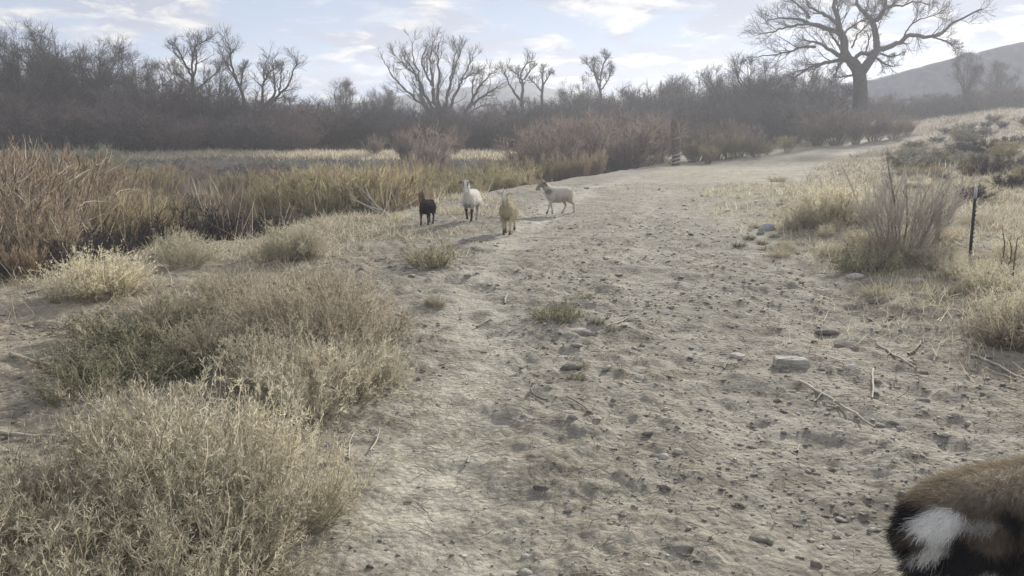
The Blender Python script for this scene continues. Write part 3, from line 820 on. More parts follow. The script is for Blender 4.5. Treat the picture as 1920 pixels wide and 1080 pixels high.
for (x, y, H, k, w, lb) in (
        (-1.75, 2.75, .50, 0, 1.2, 'dense olive weed in the left part of the corner clump, left of its middle'),
        (-1.15, 2.55, .44, 1, 1.15, 'dense olive weed at the bottom middle of the corner clump'),
        (-1.35, 3.35, .52, 2, 1.15, 'tallest olive weed topping the corner clump in front of the dark hollow'),
        (-0.98, 3.05, .42, 0, .9, 'olive weed at the right end of the corner clump next to bare dirt'),
        (-1.6, 2.1, .42, 2, 1.2, 'olive weed of the corner clump in the bottom left corner of the frame'),
        (-2.3, 2.5, .46, 0, 1.2, 'olive weed of the corner clump cut by the left frame edge'),
        (-1.9, 3.75, .40, 1, .9, 'smaller olive weed at the back left of the corner clump by the sandy bank'),
        (-1.0, 2.1, .36, 2, 1.0, 'low olive weed at the bottom right of the corner clump, cut by the frame')):
    put_weed('olive', 0, 0, H, lb, GW, k, w * .84, xy=(x, y))
GB = 'weeds in the middle clump left of the track'
for (x, y, H, kd, k, w, lb) in (
        (-1.15, 4.55, .46, 'olive', 0, 1.05, 'olive weed at the near end of the middle clump'),
        (-.92, 5.0, .38, 'olive', 2, .8, 'small olive weed spilling over the left edge of the track'),
        (-1.55, 4.9, .44, 'olive', 1, 1.0, 'olive weed of the middle clump above the dark hollow'),
        (-1.25, 5.6, .5, 'brown', 0, 1.1, 'tan weed at the right of the middle clump beside the track'),
        (-1.75, 5.9, .46, 'brown', 1, 1.1, 'tan weed in the very centre of the middle clump'),
        (-2.2, 5.5, .36, 'brown', 0, 1.0, 'tan weed at the left of the middle clump next to the green weeds'),
        (-1.5, 6.5, .5, 'brown', 1, 1.1, 'tall tan weed at the back right of the middle clump'),
        (-2.2, 6.6, .40, 'brown', 0, 1.1, 'tan weed at the back of the middle clump behind its centre'),
        (-2.85, 6.3, .34, 'brown', 1, 1.0, 'low tan weed at the back left of the middle clump'),
        (-2.7, 7.4, .36, 'brown', 0, 1.0, 'tan weed between the middle clump and the pale tufts on the left bank'),
        (-1.9, 7.5, .36, 'brown', 1, 1.1, 'farthest tan weed of the middle clump below the pale tufts left of the goats')):
    put_weed(kd, 0, 0, H * .92, lb, GB, k, w * .86, xy=(x, y))
for px, py, H, k, w, lb in ((545, 486, .52, 0, 1.0, 'tallest pale yellow tuft on the bank edge left of the goats'), (585, 480, .40, 1, .9, 'pale yellow tuft right of the tallest tuft on the bank edge'), (500, 492, .36, 1, .9, 'pale yellow tuft left of the tallest tuft on the bank edge')):
    put_weed('pale', px, py, H, lb, 'pale tufts left of the goats', k, w)
for px, py, H, k, w, lb in ((185, 555, .5, 0, 1.0, 'largest pale dry tuft on the left bank below the golden clump'), (140, 560, .4, 1, 1.0, 'pale dry tuft at the left side of the largest tuft on the left bank'), (235, 548, .42, 1, .9, 'pale dry tuft at the right side of the largest tuft on the left bank'), (350, 500, .42, 0, 1.0, 'pale dry tuft standing alone halfway along the left bank'), (330, 480, .40, 1, .9, 'pale dry tuft just behind the one standing halfway along the left bank')):
    put_weed('pale', px, py, H, lb, 'pale tufts on the left bank', k, w)
put_weed('green', 810, 502, .32, 'grey green weed alone on the bare dirt in front of the goats', k=0, wide=.9)
put_weed('brown', 815, 572, .12, 'small flat brown weed left of the track centre', k=1, wide=.8)
put_weed('green', 1045, 600, .17, 'low grey green weed in the middle of the track', k=0, wide=1.2)
for px, py in ((1120, 606), (1090, 690), (1100, 560), (1080, 712), (1150, 620)):
    put_weed('green', px, py, .06, 'tiny green weed sprouting on the track', 'tiny green weeds', 0, .9)
for px, py, H, w, lb in ((230, 640, .26, 1.4, 'dull green weed at the back of the hollow left of the middle clump'), (300, 655, .24, 1.3, 'dull green weed in the hollow touching the tan middle clump'), (170, 700, .22, 1.4, 'dull green weed in the left half of the hollow'), (150, 745, .2, 1.0, 'dull green weed at the left end of the hollow by the sandy bank'), (260, 720, .26, 1.2, 'dull green weed at the front of the hollow against the corner clump'), (400, 690, .22, 1.2, 'dull green weed at the right end of the hollow under the olive weeds'), (340, 600, .2, 1.2, 'dull green weed above the hollow, farthest from the camera')):
    put_weed('green', px, py, H, lb, 'green weeds in the hollow', 0, w)
for px, py in ((1405, 448), (1430, 458), (1452, 446), (1385, 462), (1470, 462), (1440, 470)):
    put_weed('green', px, py, .08, 'short green sprout by the pale rounded rock at the right track edge', 'green sprouts by the rounded rock', 0, 1.0)
put_weed('green', 1620, 510, .3, 'grey green weed at the foot of the bare-stemmed shrub', k=0, wide=1.0)
for px, py, H, k, w, lb in ((1530, 420, .62, 0, 1.0, 'pale yellow bush beside the track, second from the left of its row'), (1565, 425, .74, 1, 1.0, 'tallest pale yellow bush beside the track left of the bare shrub'), (1600, 418, .62, 0, .9, 'pale yellow bush touching the left side of the bare shrub'), (1500, 430, .40, 1, 1.0, 'lowest pale yellow bush at the track edge, left end of its row')):
    put_weed('pale', px, py, H, lb, 'pale yellow bushes by the track', k, w)
for px, py, H, k, w, kd in ((1850, 545, .28, 0, 1.2, 'pale'), (1800, 520, .24, 1, 1.2, 'pale'), (1900, 600, .32, 1, 1.2, 'pale'), (1760, 500, .26, 0, 1.2, 'pale'), (1890, 650, .2, 0, 1.2, 'brown'), (1925, 640, .3, 1, 1.2, 'brown'), (1700, 495, .32, 1, 1.2, 'brown'), (1640, 470, .3, 0, 1.2, 'brown'), (1470, 470, .16, 0, 1.2, 'pale'), (1560, 480, .2, 1, 1.3, 'pale')):
    put_weed(kd, px, py, H, 'pale dry weed on the right bank below the steel post' if kd == 'pale' else 'tan dry weed on the right bank beside the track', 'pale weeds on the right bank' if kd == 'pale' else 'tan weeds on the right bank', k, w)

q = np.random.RandomState(811)
for _ in range(34):
    px, py = q.uniform(1390, 1915), q.uniform(330, 560)
    p = ground(px, py)
    if p[0] < 1.75 + .17 * p[1] or p[1] > 26: continue
    kd = ('pale', 'brown', 'pale')[q.randint(3)]
    put_weed(kd, px, py, q.uniform(.10, .22), 'low pale tuft of dry weed on the right bank around the steel post' if kd == 'pale' else 'low tan tuft of dry weed on the right bank around the steel post', 'low pale tufts on the right bank' if kd == 'pale' else 'low tan tufts on the right bank', q.randint(2), q.uniform(1.0, 1.5))
for _ in range(42):
    px, Y = q.uniform(1700, 1960), q.uniform(20, 60)
    p = onx(px, Y)
    kd = ('olive', 'dark', 'sage')[q.randint(3)]
    put(kd, 'slope_shrub', p, q.uniform(.35, .8), {'olive': 'small faded tan shrub dotted on the slope at right', 'dark': 'small dark shrub dotted on the slope at right', 'sage': 'small grey shrub dotted on the slope at right'}[kd], 'shrub', {'olive': 'tan shrubs dotted on the slope', 'dark': 'dark shrubs dotted on the slope', 'sage': 'grey shrubs dotted on the slope'}[kd], q.uniform(0, 6), q.randint(2), q.uniform(1.2, 1.8))
# the bare-stemmed shrub on the right
def bare_shrub():
    rng = np.random.RandomState(401)
    p = ground(1690, 470)
    e = empty('bare_shrub', p)
    c = [(.42, .385, .34), (.47, .43, .38), (.35, .32, .28)]
    g = shrub(402, 1.08, .62, 70, 10, 6, c, c, (.008, .0035, .0025), bs=.5, lmin=.45, up=.05, wig=.10, ang=(.15, .6), t0=.3, L1=.34, L2=.14)
    g.build('twigs', M_TWIG, e)
    s = Geo()
    P = grow(np.array([[-.06, .0, 0], [.05, .05, 0], [.2, 0, 0]]), np.array([[-.03, 0, 1], [.0, .05, 1], [.25, 0, 1]]), np.array([1.22, .85, .8]), 8, .07, .02, rng)
    tubes(s, P, taper(3, 9, .015, .004), (.24, .21, .185), 6)
    twigs_on(s, P, taper(3, 9, .015, .004), rng, 8, .32, 2, .06, np.array([.26, .23, .20]), ang=(.2, .6), wmin=.0025)
    s.build('stem', M_BARK, e, True)
    tag(e, 'bare upright shrub of many grey brown stems beside the wooden stake', 'shrub')
bare_shrub()

# ------------------------------------------------------------------ loose grass (nobody could count it)
def blades(name, pts, hts, cols, seed, w=.004, lean=.45, per=9, spread=.08, seg=3):
    rng = np.random.RandomState(seed)
    n = len(pts); idx = np.repeat(np.arange(n), per)
    p = pts[idx].copy(); p[:, :2] += rng.normal(size=(len(p), 2)) * spread
    p[:, 2] = hgt(p[:, 0], p[:, 1]) - .01
    d = nrm(np.concatenate([rng.normal(size=(len(p), 2)) * lean, np.ones((len(p), 1))], 1))
    L = hts[idx] * rng.uniform(.45, 1.1, len(p))
    P = grow(p, d, L, seg, .12, -.05, rng)
    dist = np.hypot(p[:, 0], p[:, 1])
    ww = w * np.clip(dist / 9, .55, 4.0)
    g = Geo(); ribbon(g, P, taper(len(P), seg + 1, ww, .15 * w), pick(cols, len(P), rng, .18), rng)
    return tag(g.build(name, M_PLANT), kind='stuff')
def scatter(n, x0, x1, y0, y1, fn, seed):
    rng = np.random.RandomState(seed)
    x = rng.uniform(x0, x1, n); y = rng.uniform(y0, y1, n)
    keep = rng.uniform(size=n) < fn(x, y)
    x, y = x[keep], y[keep]
    return np.stack([x, y, hgt(x, y)], 1)
# ditch grass
pt = scatter(9000, -34, 9, 6, 45, lambda x, y: ditch(x, y) * sstep(-.35, .25, fbm(x * .5, y * .5, 3)), 521)
rr = np.random.RandomState(5)
blades('tall_ditch_grass', pt, (.22 + 1.2 * sstep(35, 23, pt[:, 1])) * rr.uniform(.5, 1.15, len(pt)), ORNG + TANB + PURP + PURP + OLIV + PURP, 502, w=.006, lean=.25, per=11, spread=.16)
# far bank straw
pt = scatter(5200, -42, 9, 43.6, 49.5, lambda x, y: sstep(.90, .99, 1 - ditch(x, y)) * .9, 503)
blades('far_bank_grass', pt, rr.uniform(.15, .42, len(pt)), STRW + TANB, 504, w=.007, lean=.4, per=9, spread=.2)
# right bank straw
fr = lambda x, y: sstep(1.4, 3.2, x - .13 * y + 1.2 * fbm(x * .7, y * .7, 3)) * (1 - .7 * IN_TRACK(x, y)) * sstep(-.5, .1, fbm(x * 1.3 + 9, y * 1.3, 3))
pt = scatter(17000, 1, 18, 3.2, 24, fr, 505)
blades('right_bank_grass', pt, rr.uniform(.06, .26, len(pt)), STRW + PALE + TANB, 506, w=.0035, lean=.6, per=9, spread=.09)
pt = scatter(9000, 8, 60, 22, 78, lambda x, y: sstep(0, 4, x - .33 * y + 1 + 3 * fbm(x * .3, y * .3, 2)) * (1 - IN_TRACK(x, y)), 507)
blades('right_slope_grass', pt, rr.uniform(.12, .45, len(pt)), TANB + TANB + STRW, 508, w=.006, lean=.5, per=7, spread=.25)
# left verge short grass
fl = lambda x, y: sstep(.6, 2.2, -x + .13 * (y - 9) * (y > 9) + 1.2 * fbm(x * .9, y * .9, 3)) * (1 - ditch(x, y)) * (1 - IN_TRACK(x, y) * .85)
pt = scatter(15000, -6.5, 3, 2.2, 22, lambda x, y: fl(x, y) * sstep(-.12, .22, fbm(x * .8 + 6, y * .8, 3)) * (1 - .9 * sstep(-.46, -.54, x / y) * sstep(8, 7, y)), 509)
blades('left_bank_grass', pt, rr.uniform(.05, .30, len(pt)), TANB + TANB + STRW + OLIV + GREN, 510, w=.0032, lean=.8, per=8, spread=.09)
# sparse sprigs and straws on the track
pt = scatter(19000, -3.2, 6, 2, 26, lambda x, y: sstep(-.05, .4, fbm(x * 1.1 + 3, y * 1.1, 3) + .35 * np.exp(-((x - .5 * rut_l(y) - .5 * rut_r(y)) / .4) ** 2)) * .8, 511)
blades('track_sprigs', pt, rr.uniform(.015, .07, len(pt)), GREN + TANB + TANB + STRW, 512, w=.003, lean=1.2, per=5, spread=.07, seg=2)

# clods, pebbles, straw litter
ICO_V = None
def ico():
    t = (1 + 5 ** .5) / 2
    v = np.array([(-1, t, 0), (1, t, 0), (-1, -t, 0), (1, -t, 0), (0, -1, t), (0, 1, t), (0, -1, -t), (0, 1, -t), (t, 0, -1), (t, 0, 1), (-t, 0, -1), (-t, 0, 1)], float)
    f = np.array([(0, 11, 5), (0, 5, 1), (0, 1, 7), (0, 7, 10), (0, 10, 11), (1, 5, 9), (5, 11, 4), (11, 10, 2), (10, 7, 6), (7, 1, 8), (3, 9, 4), (3, 4, 2), (3, 2, 6), (3, 6, 8), (3, 8, 9), (4, 9, 5), (2, 4, 11), (6, 2, 10), (8, 6, 7), (9, 8, 1)])
    return nrm(v), f
def lumps(name, pts, size, cols, seed, flat=.55, mat=None):
    rng = np.random.RandomState(seed); v, f = ico(); n = len(pts)
    V = v[None] * (1 + .36 * rng.normal(size=(n, 12, 1)))
    sc = size[:, None] * np.stack([rng.uniform(.7, 1.4, n), rng.uniform(.7, 1.3, n), rng.uniform(.22, .6, n) * flat / .55], 1)
    V = V * sc[:, None]
    a = rng.uniform(0, 6.28, n); ca, sa = np.cos(a)[:, None], np.sin(a)[:, None]
    X = V[..., 0] * ca - V[..., 1] * sa; Y = V[..., 0] * sa + V[..., 1] * ca
    V = np.stack([X, Y, V[..., 2]], -1) + pts[:, None]
    V[..., 2] += (sc[:, 2] * .25)[:, None]
    F = (f[None] + (np.arange(n) * 12)[:, None, None]).reshape(-1, 3)
    c = np.repeat(pick(cols, n, rng, .15), 12, 0)
    return tag(link(name, mesh(name, V.reshape(-1, 3), [F], mat or M_GROUND, c)), kind='stuff')
def polar(n, r0, r1, a0, a1, seed, fn):
    rng = np.random.RandomState(seed)
    r = np.exp(rng.uniform(math.log(r0), math.log(r1), n)); a = np.radians(rng.uniform(a0, a1, n))
    x, y = r * np.sin(a), r * np.cos(a)
    k = rng.uniform(size=n) < fn(x, y); x, y = x[k], y[k]
    return np.stack([x, y, hgt(x, y)], 1)
fc = lambda x, y: (1 - ditch(x, y)) * (1 - .8 * np.exp(-((x - rut_l(y)) / .35) ** 2)) * np.clip(.35 + 1.5 * fbm(x * .8 + 2, y * .8, 3) + .25 * (x > .4), .06, 1)
pt = polar(44000, 1.9, 26, -40, 42, 601, fc)
lumps('soil_clods', pt, np.exp(rr.normal(size=len(pt)) * .6) * .0060 * np.clip(np.hypot(pt[:, 0], pt[:, 1]) / 5, .8, 1.5), [(.36, .33, .285), (.33, .30, .26), (.40, .365, .31), (.30, .27, .235)], 602)
pt = polar(2700, 1.9, 20, -38, 40, 603, lambda x, y: (1 - ditch(x, y)) * np.clip(.5 + .6 * fbm(x * .6, y * .6), .1, 1))
lumps('pebbles', pt, np.exp(rr.normal(size=len(pt)) * .45) * .0085 * np.clip(np.hypot(pt[:, 0], pt[:, 1]) / 6, .8, 2.0), [(.36, .33, .29), (.42, .39, .35), (.30, .27, .24), (.20, .19, .18), (.50, .47, .42)], 604, mat=M_STONE)
def litter():
    pts = polar(14000, 1.9, 18, -38, 40, 605, lambda x, y: (1 - ditch(x, y)) * np.clip(.5 + 1.2 * fbm(x * .7 + 8, y * .7), .08, 1))
    rng = np.random.RandomState(606); n = len(pts)
    a = rng.uniform(0, 6.28, n); d = np.stack([np.cos(a), np.sin(a), rng.normal(size=n) * .12], 1)
    pts[:, 2] += .012
    P = grow(pts, d, rng.uniform(.03, .13, n), 3, .18, -.02, rng)
    P[..., 2] = np.maximum(P[..., 2], hgt(P[..., 0], P[..., 1]) + .006)
    g = Geo(); tubes(g, P, taper(n, 4, .0022 * np.clip(np.hypot(pts[:, 0], pts[:, 1]) / 5, .8, 2.5), .001), pick(STRW + TANB + [(.16, .13, .11)], n, rng), 3)
    tag(g.build('straw_litter', M_PLANT), kind='stuff')
litter()

# ------------------------------------------------------------------ sticks, stones, brick, posts
def stick_obj(p0, p1, r, col, label, seed, name='stick', forks=0, lift=.012, bend=.05):
    rng = np.random.RandomState(seed)
    A, B = ground(*p0), ground(*p1)
    A[2] += lift; B[2] += lift
    s = np.linspace(0, 1, 9)[:, None]
    P = A + (B - A) * s
    ln = np.linalg.norm(B - A)
    q = nrm(np.cross(B - A, [0, 0, 1.0]))
    P = P + q * (np.sin(s * np.pi) * bend * ln * rng.uniform(-1, 1)) + rng.normal(size=P.shape) * .006 * ln
    P[:, 2] = np.maximum(P[:, 2], hgt(P[:, 0], P[:, 1]) + r * .8)
    o = A.copy()
    P = P - o
    g = Geo(); Rd = taper(1, 9, r, r * .55)
    tubes(g, P[None], Rd, col, 6)
    if forks:
        pos, d, t, i, rr_ = sprout(P[None], forks, .3, .95, .5, 1.0, rng, Rd)
        d[:, 2] = np.abs(d[:, 2]) * .4
        L = ln * rng.uniform(.08, .2, forks)
        tubes(g, grow(pos, d, L, 4, .15, 0, rng), taper(forks, 5, r * .5, r * .2), col, 5)
    ob = g.build(name, M_BARK, None, True); ob.location = o
    tag(ob, label, 'stick')
ST = (.46, .42, .34); SD = (.20, .175, .15)
stick_obj((1500, 720), (1640, 808), .011, ST, 'long pale stick lying diagonally on the dirt below the brick', 1, forks=4, bend=.04)
stick_obj((1637, 695), (1635, 750), .009, ST, 'short pale stick pointing at the camera right of the brick', 2, forks=1)
stick_obj((1646, 650), (1718, 694), .010, ST, 'pale stick slanting on the right edge of the track above the short stick', 3, forks=2)
stick_obj((1702, 667), (1727, 643), .010, ST, 'stubby pale stick leaning right near the right bank', 4)
stick_obj((1820, 668), (1918, 716), .010, ST, 'pale stick on the ground at the right edge below the tan weeds', 5, forks=2)
stick_obj((1000, 728), (1024, 756), .010, SD, 'bent dark twig in the middle of the track', 6, forks=1, bend=.2)
stick_obj((1062, 748), (1100, 772), .007, (.34, .30, .25), 'thin grey twig right of the bent dark twig', 7, forks=1)
stick_obj((1138, 616), (1178, 598), .010, ST, 'pale stick beside the low grey green weed on the track', 8)
stick_obj((948, 572), (953, 553), .012, ST, 'small pale stick upright on the track below the tan goat', 9)
stick_obj((893, 616), (920, 600), .010, (.40, .36, .29), 'short tan stick left of the low grey green weed', 10)
stick_obj((876, 872), (886, 852), .006, ST, 'tiny pale stick on the smooth dirt of the near track', 11)
stick_obj((655, 866), (664, 816), .005, ST, 'pale stalk on the dirt by the olive weed, the left one of two', 12)
stick_obj((694, 852), (713, 806), .005, ST, 'pale stalk on the dirt by the olive weed, the right one of two', 13)
stick_obj((0, 816), (135, 830), .010, ST, 'pale stick on the sandy bank at the left edge', 14, forks=2)
stick_obj((52, 552), (112, 540), .014, ST, 'pale stick on the bank top at the far left', 15)
stick_obj((1357, 694), (1366, 680), .007, ST, 'tiny pale stick below the flat pale stone', 16)
stick_obj((1495, 850), (1500, 838), .006, ST, 'tiny pale stick on the dirt below the long diagonal stick', 17)
stick_obj((1540, 388), (1460, 392), .016, SD, 'dark fallen branch on the grass beside the pale yellow bush', 18, forks=2)
stick_obj((1905, 716), (1840, 690), .008, (.36, .32, .26), 'dull stick partly under the pale stick at the right edge', 19)
stick_obj((20, 668), (100, 690), .016, (.38, .33, .26), 'weathered stick on the sandy bank above the left hollow', 20, forks=1)

def dead_branch():
    rng = np.random.RandomState(700)
    A = ground(735, 412)
    g = Geo()
    L = [((735, 412), (700, 378), (662, 340)), ((730, 412), (705, 385), (690, 362), (684, 345)), ((728, 410), (690, 388), (655, 372)), ((715, 395), (672, 378), (650, 352))]
    for k, pts in enumerate(L):
        W3 = np.array([at(p[0], p[1], A[1] + .3 * q) for q, p in enumerate(pts)])
        P = bezier_path(W3, 8)[None] - A
        Rd = taper(1, 8, .016, .006)
        tubes(g, P, Rd, (.42, .38, .32), 5)
        twigs_on(g, P, Rd, rng, 4, .25, 1, .02, np.array([.42, .38, .32]), wmin=.004)
    o = g.build('dead_branch', M_BARK, None, True); o.location = A
    tag(o, 'bleached dead branch propped in the ditch brush left of the dark goat', 'branch')
dead_branch()

def stone(px, py, wpx, label, col, seed, flat=.5, name='stone', cat='stone', lift=.15):
    p = ground(px, py); D = math.hypot(p[1], CAMH)
    s = wpx / FPX * D / 2
    rng = np.random.RandomState(seed)
    bm_v, f = ico()
    # one subdivision for a rounder outline
    e = {}; V = [tuple(q) for q in bm_v]; F = []
    def midp(a, b):
        k = (min(a, b), max(a, b))
        if k not in e:
            e[k] = len(V); V.append(tuple(nrm((np.array(V[a]) + np.array(V[b])) / 2)))
        return e[k]
    for a, b, c in f:
        ab, bc, ca = midp(a, b), midp(b, c), midp(c, a)
        F += [(a, ab, ca), (b, bc, ab), (c, ca, bc), (ab, bc, ca)]
    V = np.array(V)
    for _ in range(4):     # chop with random planes for facets
        n = nrm(rng.normal(size=3)); dd = rng.uniform(.55, .85)
        h = V @ n; V = V - np.maximum(h - dd, 0)[:, None] * n
    V = V * (1 + (.16 if cat == 'clod' else .05) * rng.normal(size=(len(V), 1))) * [s, s * rng.uniform(.6, .9), s * flat]
    o = link(name, mesh(name, V, [np.array(F)], M_GROUND if cat == 'clod' else M_STONE, np.array(col) * (1.25 if cat == 'clod' else 1)))
    if cat == 'clod': lift = -.25
    o.location = (p[0], p[1], p[2] + s * flat * lift); o.rotation_euler = (rng.normal() * .1, rng.normal() * .1, rng.uniform(-.4, .4))
    tag(o, label, cat)
PS = (.46, .43, .38); GS = (.30, .285, .26); DS = (.13, .12, .11)
stone(1383, 668, 34, 'flat pale stone on the track left of the brick', PS, 1, .28)
stone(1437, 432, 34, 'pale rounded rock in the short green grass at the right track edge', (.42, .41, .40), 2, .7)
stone(1425, 440, 22, 'small grey rock touching the pale rounded rock', GS, 3, .6)
stone(1595, 690, 20, 'small white stone between the brick and the short pale stick', (.52, .50, .45), 4, .5)
stone(1572, 812, 18, 'pale stone under the lower end of the long diagonal stick', PS, 5)
stone(1650, 800, 20, 'grey pink stone touching the lower tip of the long diagonal stick', (.36, .31, .28), 6)
stone(1245, 858, 24, 'pale grey stone in the middle of the rough dirt', PS, 7)
stone(1272, 848, 20, 'whitish flat stone just right of the pale grey stone', PS, 8)
stone(1075, 784, 22, 'grey stone below the thin grey twig', GS, 9)
stone(1014, 920, 28, 'dark clod sitting alone on the smooth near dirt', DS, 10, .75, 'clod', 'clod')
stone(784, 714, 18, 'dark stone at the edge of the olive weed', (.20, .19, .19), 11, .7)
stone(1378, 905, 16, 'small white stone on the near right dirt', PS, 12)
stone(1250, 770, 20, 'small pale stone on the rough dirt above the pale grey pair', PS, 13)
stone(985, 1046, 18, 'white pebble near the bottom middle of the track', PS, 14)
stone(1690, 805, 22, 'whitish stone on the dark soil right of the long stick', PS, 15)
stone(1835, 868, 22, 'pale stone on the ground behind the near goat', PS, 16)
stone(1605, 520, 34, 'flat whitish stone in front of the grey green weed on the right', PS, 17, .4)
stone(1720, 528, 28, 'flat grey white stone on the soil below the right bank', PS, 18, .4)
stone(1655, 565, 60, 'long brown clod of earth on the low berm at right', (.24, .21, .175), 19, .35, 'clod', 'clod')
stone(1550, 624, 50, 'dark brown clod of earth above the brick', (.17, .15, .13), 20, .35, 'clod', 'clod')
stone(1590, 650, 50, 'dark clod of earth right of and above the brick', (.18, .165, .14), 21, .35, 'clod', 'clod')
stone(1270, 1030, 60, 'broad lump of earth at the bottom right of the track', (.23, .205, .17), 22, .3, 'clod', 'clod')
stone(1435, 1010, 60, 'low greenish lump of earth left of the near goat', (.22, .21, .165), 23, .3, 'clod', 'clod')
stone(1070, 690, 40, 'dark crumbly clod beside the green sprouts on the track', (.16, .15, .13), 24, .35, 'clod', 'clod')

def brick():
    import bmesh
    p = ground(1487, 690); D = math.hypot(p[1], CAMH)
    w = 60 / FPX * D; h = .072; d = .115
    bm = bmesh.new(); bmesh.ops.create_cube(bm, size=1)
    bmesh.ops.scale(bm, vec=(w, d, h), verts=bm.verts)
    bmesh.ops.bevel(bm, geom=bm.edges[:], offset=.007, segments=2, affect='EDGES')
    bmesh.ops.subdivide_edges(bm, edges=[q for q in bm.edges if q.calc_length() > .04], cuts=5, use_grid_fill=True)
    rng = random.Random(4)
    for v in bm.verts: v.co += Vector((rng.gauss(0, .0025), rng.gauss(0, .0025), rng.gauss(0, .002)))
    me = bpy.data.meshes.new('brick'); bm.to_mesh(me); bm.free()
    a = me.color_attributes.new('col', 'FLOAT_COLOR', 'POINT')
    a.data.foreach_set('color', np.tile([.46, .43, .37, 1], len(me.vertices)).astype(np.float32))
    me.materials.append(M_STONE)
    o = link('brick', me); o.location = (p[0], p[1] + .05, p[2] + h / 2 - .016); o.rotation_euler = (R(-3), R(1.5), R(-4))
    tag(o, 'pale rectangular brick lying flat on the dirt of the track', 'brick')
brick()

def wooden_post():
    p = onx(1268, 41.0)
    e = empty('wooden_post', p)
    top = at(1262, 224, 41.0)[2] - p[2]
    rng = np.random.RandomState(8)
    g = Geo()
    P = np.array([[0.05, 0, -.1], [.03, 0, top * .4], [-.06, 0, top * .75], [-.10, 0, top]])
    P = bezier_path(P, 8)[None]
    tubes(g, P, np.array([[.22, .21, .21, .22, .22, .21, .20, .12]]) , (.17, .125, .105), 8)
    g.build('shaft', M_BARK, e, True)
    for k, z in enumerate((.18, .36, .55)):
        a = np.linspace(0, 2 * np.pi, 15)
        c = np.array([[.06 - .02 * k, 0, 0]])
        Q = np.stack([np.cos(a) * .27, np.sin(a) * .27, z + .08 * np.cos(a)], 1) + c
        w = Geo(); tubes(w, Q[None], np.full((1, 15), .035), (.62, .58, .52), 6)
        w.build('rope_band', M_HORN, e, True)
    tag(e, 'thick weathered wooden post with pale bands round its foot at the left of the bend', 'post')
wooden_post()
def steel_post():
    p = ground(1818, 478); e = empty('steel_post', p)
    D = p[1]; top = at(1818, 352, D)[2] - p[2]
    import bmesh
    def bar(x0, x1, y0, y1, z0, z1, col, name):
        V = np.array([(x, y, z) for x in (x0, x1) for y in (y0, y1) for z in (z0, z1)])
        F = np.array([(0, 1, 3, 2), (4, 6, 7, 5), (0, 4, 5, 1), (2, 3, 7, 6), (0, 2, 6, 4), (1, 5, 7, 3)])
        g = Geo(); g.add(V, F, np.array(col)); return g
    grn = (.07, .085, .08); wht = (.62, .60, .66)
    zc = top * .84
    g = bar(-.015, .015, -.004, .004, -.2, zc, grn, ''); b2 = bar(-.004, .004, -.026, -.0045, -.2, zc, grn, '')
    g.add(b2.V[0], b2.F[0], np.array(grn)); 
    for k in range(9):
        z = .15 + k * (zc - .2) / 9
        s = bar(-.008, .008, -.034, -.0265, z, z + .02, grn, ''); g.add(s.V[0], s.F[0], np.array(grn))
    g.build('shaft', M_METAL, e)
    w = bar(-.016, .016, -.005, .005, zc + .001, top, wht, ''); w2 = bar(-.005, .005, -.027, -.0055, zc + .001, top, wht, '')
    w.add(w2.V[0], w2.F[0], np.array(wht))
    w.build('painted_tip', M_METAL, e)
    e.rotation_euler = (0, R(-1.5), R(12))
    tag(e, 'thin dark steel fence post with a white tip among dry grass at right', 'post')
steel_post()
def stake():
    p = ground(1758, 452); D = p[1]
    top = at(1768, 358, D) - p
    rng = np.random.RandomState(12)
    P = bezier_path(np.array([[0, 0, -.15], top * .5 + [-.012, 0, 0], top]), 9)[None]
    g = Geo(); tubes(g, P, np.array([[.032, .031, .03, .03, .028, .027, .027, .026, .012]]), (.20, .175, .15), 7)
    Q = grow(P[0][3:4], np.array([[-.6, -.2, .6]]), np.array([.14]), 4, .1, .1, rng)
    tubes(g, Q, taper(1, 5, .014, .008), (.20, .175, .15), 5)
    o = g.build('wooden_stake', M_BARK, None, True); o.location = p
    tag(o, 'leaning weathered wooden stake at the right side of the bare-stemmed shrub', 'stake')
stake()
def stalk(px, py, topx, topy, label, seed):
    rng = np.random.RandomState(seed)
    p = ground(px, py); t = at(topx, topy, p[1] + .05) - p
    P = bezier_path(np.array([[0, 0, -.03], t * .5 + rng.normal(size=3) * .02, t]), 9)[None]
    Rd = taper(1, 9, .008, .004); g = Geo(); tubes(g, P, Rd, (.15, .12, .105), 5)
    twigs_on(g, P, Rd, rng, 7, .12, 2, .08, np.array([.17, .135, .115]), ang=(.3, .7), wmin=.002, kk=(3, 3))
    o = g.build('dead_stalk', M_BARK, None, True); o.location = p
    tag(o, label, 'stalk', 'dead stalks on the right bank')
stalk(1873, 505, 1880, 430, 'dark dead stalk right of the steel post, the tallest', 1)
stalk(1900, 520, 1908, 445, 'dark dead stalk at the right frame edge behind the pale weeds', 2)
stalk(1890, 500, 1893, 450, 'dark dead stalk between the tallest stalk and the right frame edge', 3)
stalk(1590, 405, 1602, 362, 'dark bent stalk rising out of the pale yellow bush', 4)

